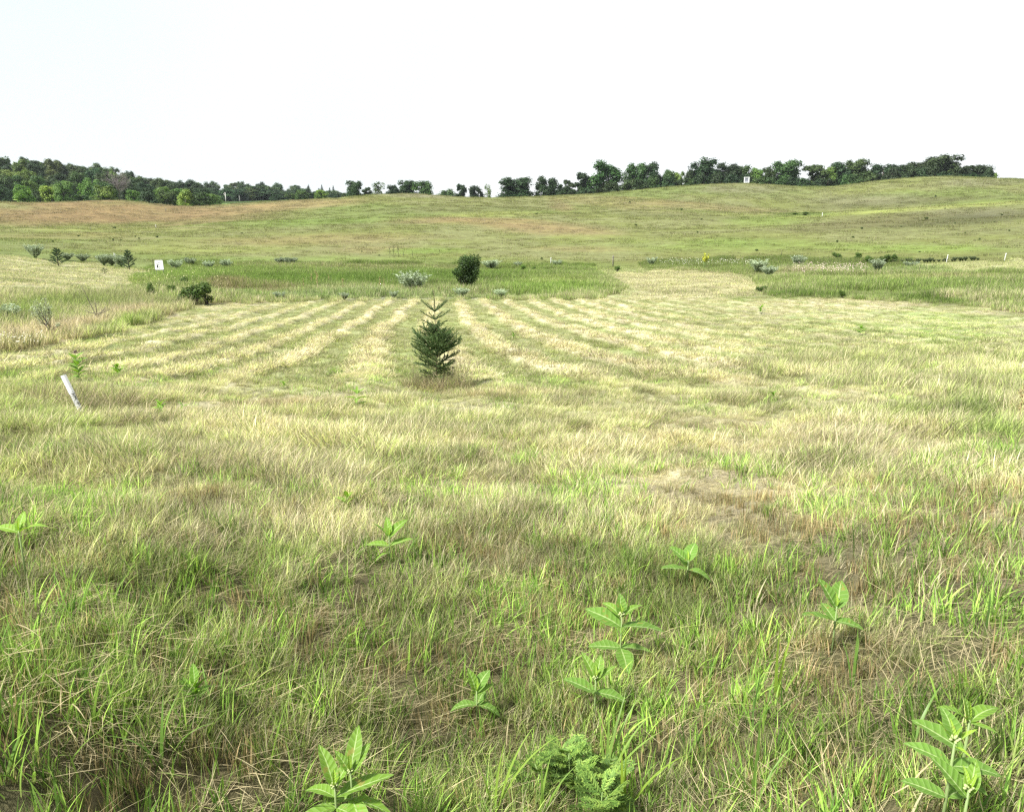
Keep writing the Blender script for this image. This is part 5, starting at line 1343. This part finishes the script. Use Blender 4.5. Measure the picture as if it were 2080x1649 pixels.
put('yellow_weed', GR, 1430, 548, 30, 'yellow topped weed rising from the flowering band right of centre', 'weed', None, (1, 1, 1), .9, dmin=30)

# half bare shrubs in the unmown strip at left
def bare_shrub(px, yb, hpx, branches, leaves, label, tint):
    x, y, z, d = ground_at(px, yb, 8); s_ = depth_at(x, y, z) / FPX
    root = obj('bare_shrub', None, label=label, cat='shrub', group='half bare shrubs in the unmown strip', loc=(x, y, z))
    rs = R(int(px)); m = MB(); tw = MB(); C = []
    for pts in branches:
        P = np.array([(u * s_, rs.normal(0, 2) * s_, v * s_) for u, v in pts]); P[:, 2] -= .02
        m.tube(P, np.linspace(.014, .004, len(P)), 5)
        for q in range(14):
            t = rs.uniform(.35, 1) * (len(P) - 1); i = min(int(t), len(P) - 2); c = P[i] + (P[i + 1] - P[i]) * (t - i)
            e = c + (P[-1] - P[0]) * rs.uniform(.06, .16) + rs.normal(0, .05, 3)
            tw.tube([c, e], [.004, .0015], 3, False); C += [c + (e - c) * k_ for k_ in rs.rand(10)]
    obj('branches', m.mesh('branches', M_BARK), parent=root); obj('twigs', tw.mesh('twigs', M_BARK), parent=root)
    if leaves:
        C = np.array(C); C = C[C[:, 2] > .32 * hpx * s_]; C = C + rs.normal(0, .02, C.shape)
        o = obj('leaves', quads_mesh('leaves', C, rs.normal(0, 1, C.shape), .05 * rs.uniform(.7, 1.3, len(C)), .3, rs.rand(len(C)), M_SILVER, rs), parent=root); o.color = (*tint, 1)
bare_shrub(111, 690, 85, [[(0, 0), (-3, 12), (-8, 20), (-30, 45), (-42, 62)], [(-4, 14), (-10, 30), (-12, 60), (-10, 72)], [(-6, 20), (-8, 38), (-4, 60), (-8, 85)], [(-6, 18), (0, 22), (8, 28), (14, 30)], [(-8, 20), (-22, 42), (-28, 62)], [(-8, 24), (-16, 50), (-22, 74)], [(-7, 24), (-3, 48), (-2, 66)], [(-8, 26), (-20, 52), (-34, 70)]], True, 'half bare shrub with silvery leaves at the tips, in the unmown strip', (1.1, 1.12, 1))
bare_shrub(202, 658, 78, [[(0, 0), (-3, 16), (-10, 36), (-20, 60), (-29, 84)], [(-3, 16), (4, 22), (24, 30)], [(-3, 16), (-2, 34), (-1, 44)], [(-4, 18), (10, 10), (26, 26)], [(-5, 22), (-18, 24), (-26, 30)], [(-4, 20), (8, 26), (14, 34)]], False, 'thin bare twiggy shrub leaning left, right of the silvery half bare one', (1, 1, 1))

# pines on the left lawn
def pine_var(seed, nb=26, W=.36):
    rs = R(seed); t = MB(); t.tube([(0, 0, -.05), (.01, 0, .5), (0, 0, .98)], [.028, .018, .006], 6)
    B, Dr = [], []
    for i in range(nb):
        z = .06 + .86 * i / nb; a = i * 2.4; L = W * (1 - z * .82) * rs.uniform(.75, 1.1)
        e = np.array([math.cos(a) * L, math.sin(a) * L, z + L * rs.uniform(.35, .7)]); s = np.array([0, 0, z]); t.tube([s, (s + e) / 2, e], [.010, .007, .004], 4)
        n = 120; u = rs.uniform(.25, 1.05, n)[:, None]; B.append(s + (e - s) * u); dd_ = (e - s) / np.linalg.norm(e - s); Dr.append(dd_ * .8 + rs.normal(0, .55, (n, 3)) + [0, 0, .3])
    n = 160; B.append(np.stack([rs.normal(0, .01, n), rs.normal(0, .01, n), rs.uniform(.6, 1.0, n)], -1)); Dr.append(rs.normal(0, .6, (n, 3)) + [0, 0, .8])
    B = np.concatenate(B); Dr = np.concatenate(Dr); Dr /= np.linalg.norm(Dr, axis=1, keepdims=True); n = len(B)
    w = np.cross(Dr, rs.normal(0, 1, (n, 3))); w = w / (np.linalg.norm(w, axis=1, keepdims=True) + 1e-9) * .008
    v = np.stack([B - w, B + w, B + Dr * .085], 1).reshape(-1, 3); f = np.arange(3 * n).reshape(-1, 3)
    me = new_mesh('needles', v, f); fattr(me, 'rnd', np.repeat(rs.rand(n), 3)); me.materials.append(M_PINE)
    return t.mesh('trunk', M_BARK), me
PV = [pine_var(1, 30, .52), pine_var(2, 30, .40), pine_var(3, 14, .6)]
pp = ('trunk', 'needles')
put('pine_sapling', PV[0], 119, 541, 35, 'bushy green pine sapling on the left lawn, nearer the corner', 'pine', 'pine saplings on the left lawn', (.75, .95, .8), dmin=20, parts=pp)
put('pine_sapling', PV[1], 263, 548, 38, 'slimmer pine sapling left of the target board', 'pine', 'pine saplings on the left lawn', (.95, 1.05, 1), dmin=20, parts=pp)
put('pine_sapling', PV[2], 213, 557, 12, 'tiny pine seedling between the two larger ones on the left lawn', 'pine', 'pine saplings on the left lawn', (.9, .95, .85), 1.6, dmin=20, parts=pp)
put('pine_sapling', PV[2], 27, 614, 22, 'brownish stunted sapling near the left edge below the lawn', 'pine', 'pine saplings on the left lawn', (2.2, 1.5, 1.3), 1.5, dmin=12, parts=pp)

# ------------------------------------------------------------------ flowers and loose dry stalks (countless)
M_PETAL = leaf_material('small_petals', (.70, .66, .60), .3, .12, .6, .02)
def flower_heads(name, pts, hh, size, tint, label):
    rs = R(len(pts)); x, y = pts; z = height(x, y); n = len(x)
    h = hh * rs.uniform(.75, 1.15, n)
    c = np.stack([x + rs.normal(0, .03, n), y + rs.normal(0, .03, n), z + h], -1)
    nr = rs.normal(0, .45, (n, 3)) + [0, -.5, .8]
    me = quads_mesh(name, c, nr, size * rs.uniform(.6, 1.3, n), 1.0, rs.rand(n), M_PETAL, rs)
    o = obj(name, me, kind='stuff', label=label); o.color = (*tint, 1)
def in_px(rs, n, x0, x1, y0, y1, f=None):
    X, Y = [], []
    for _ in range(n):
        a, b = rs.uniform(x0, x1), rs.uniform(y0, y1)
        g = ground_at(a, b, 12, 120); X.append(g[0]); Y.append(g[1])
    return np.array(X), np.array(Y)
rf = R(9)
flower_heads('pink_flowers', in_px(rf, 520, 1610, 1760, 548, 566), .6, .06, (1.0, .82, .84), 'drift of pinkish white blossoms in the weed band at right')
flower_heads('white_flowers', in_px(rf, 260, 1340, 1520, 540, 552), .75, .06, (1, 1.05, .95), 'white blossoms over the hedge of weeds right of centre')
flower_heads('small_white_flowers', in_px(rf, 170, -10, 90, 698, 722), .3, .022, (1.15, 1.15, 1.15), 'small white flowers at the foot of the unmown strip at left')
flower_heads('seed_fluff', in_px(rf, 160, 240, 470, 560, 610), .6, .05, (.95, .95, .55), 'pale yellow specks of bloom on the ditch bank')
# long dry stalks tangled at the spruce foot and round the white post
rs = R(3)
VD = [tuft_mesh('dry_stalk_tuft', rs, 26, .10, .25, .50, .0045, (.1, .8), (.2, 1.1), .2, 6, True, .8, 2) for _ in range(4)]
def ring(cx_, cy_, r_, n): a = rs.rand(n) * 6.28; q = r_ * np.sqrt(rs.rand(n)); return cx_ + q * np.cos(a) * 1.5, cy_ + q * np.sin(a)
a1 = ring(SPX, SPY - .10, .36, 150)
gp = ground_at(170, 830); a2 = ring(gp[0], gp[1] - .02, .42, 60); gq = ground_at(1300, 770); a3 = ring(gq[0], gq[1], .9, 40)
X = np.concatenate([a1[0], a2[0], a3[0]]); Y = np.concatenate([a1[1], a2[1], a3[1]])
grow('long_dry_stalks', rs, VD, (X, Y), None, (.6, 1.15), dry=(.3, .62), drycol=np.array([.42, .36, .23]), combed=False, label='tangled dry stalks at the foot of the spruce and the post')

# ------------------------------------------------------------------ air
hz = MB(); hz.box((0, 2600, 60), (9000, 6400, 160))
hm = hz.mesh('haze', None, False)
m, n, l = nmat('haze_air')
pv = n.new('ShaderNodeVolumePrincipled'); pv.inputs['Color'].default_value = (.86, .93, 1, 1); pv.inputs['Density'].default_value = .00009; pv.inputs['Anisotropy'].default_value = .3
o_ = n.new('ShaderNodeOutputMaterial'); l.new(pv.outputs[0], o_.inputs['Volume'])
hm.materials.append(m)
obj('haze', hm, kind='stuff')
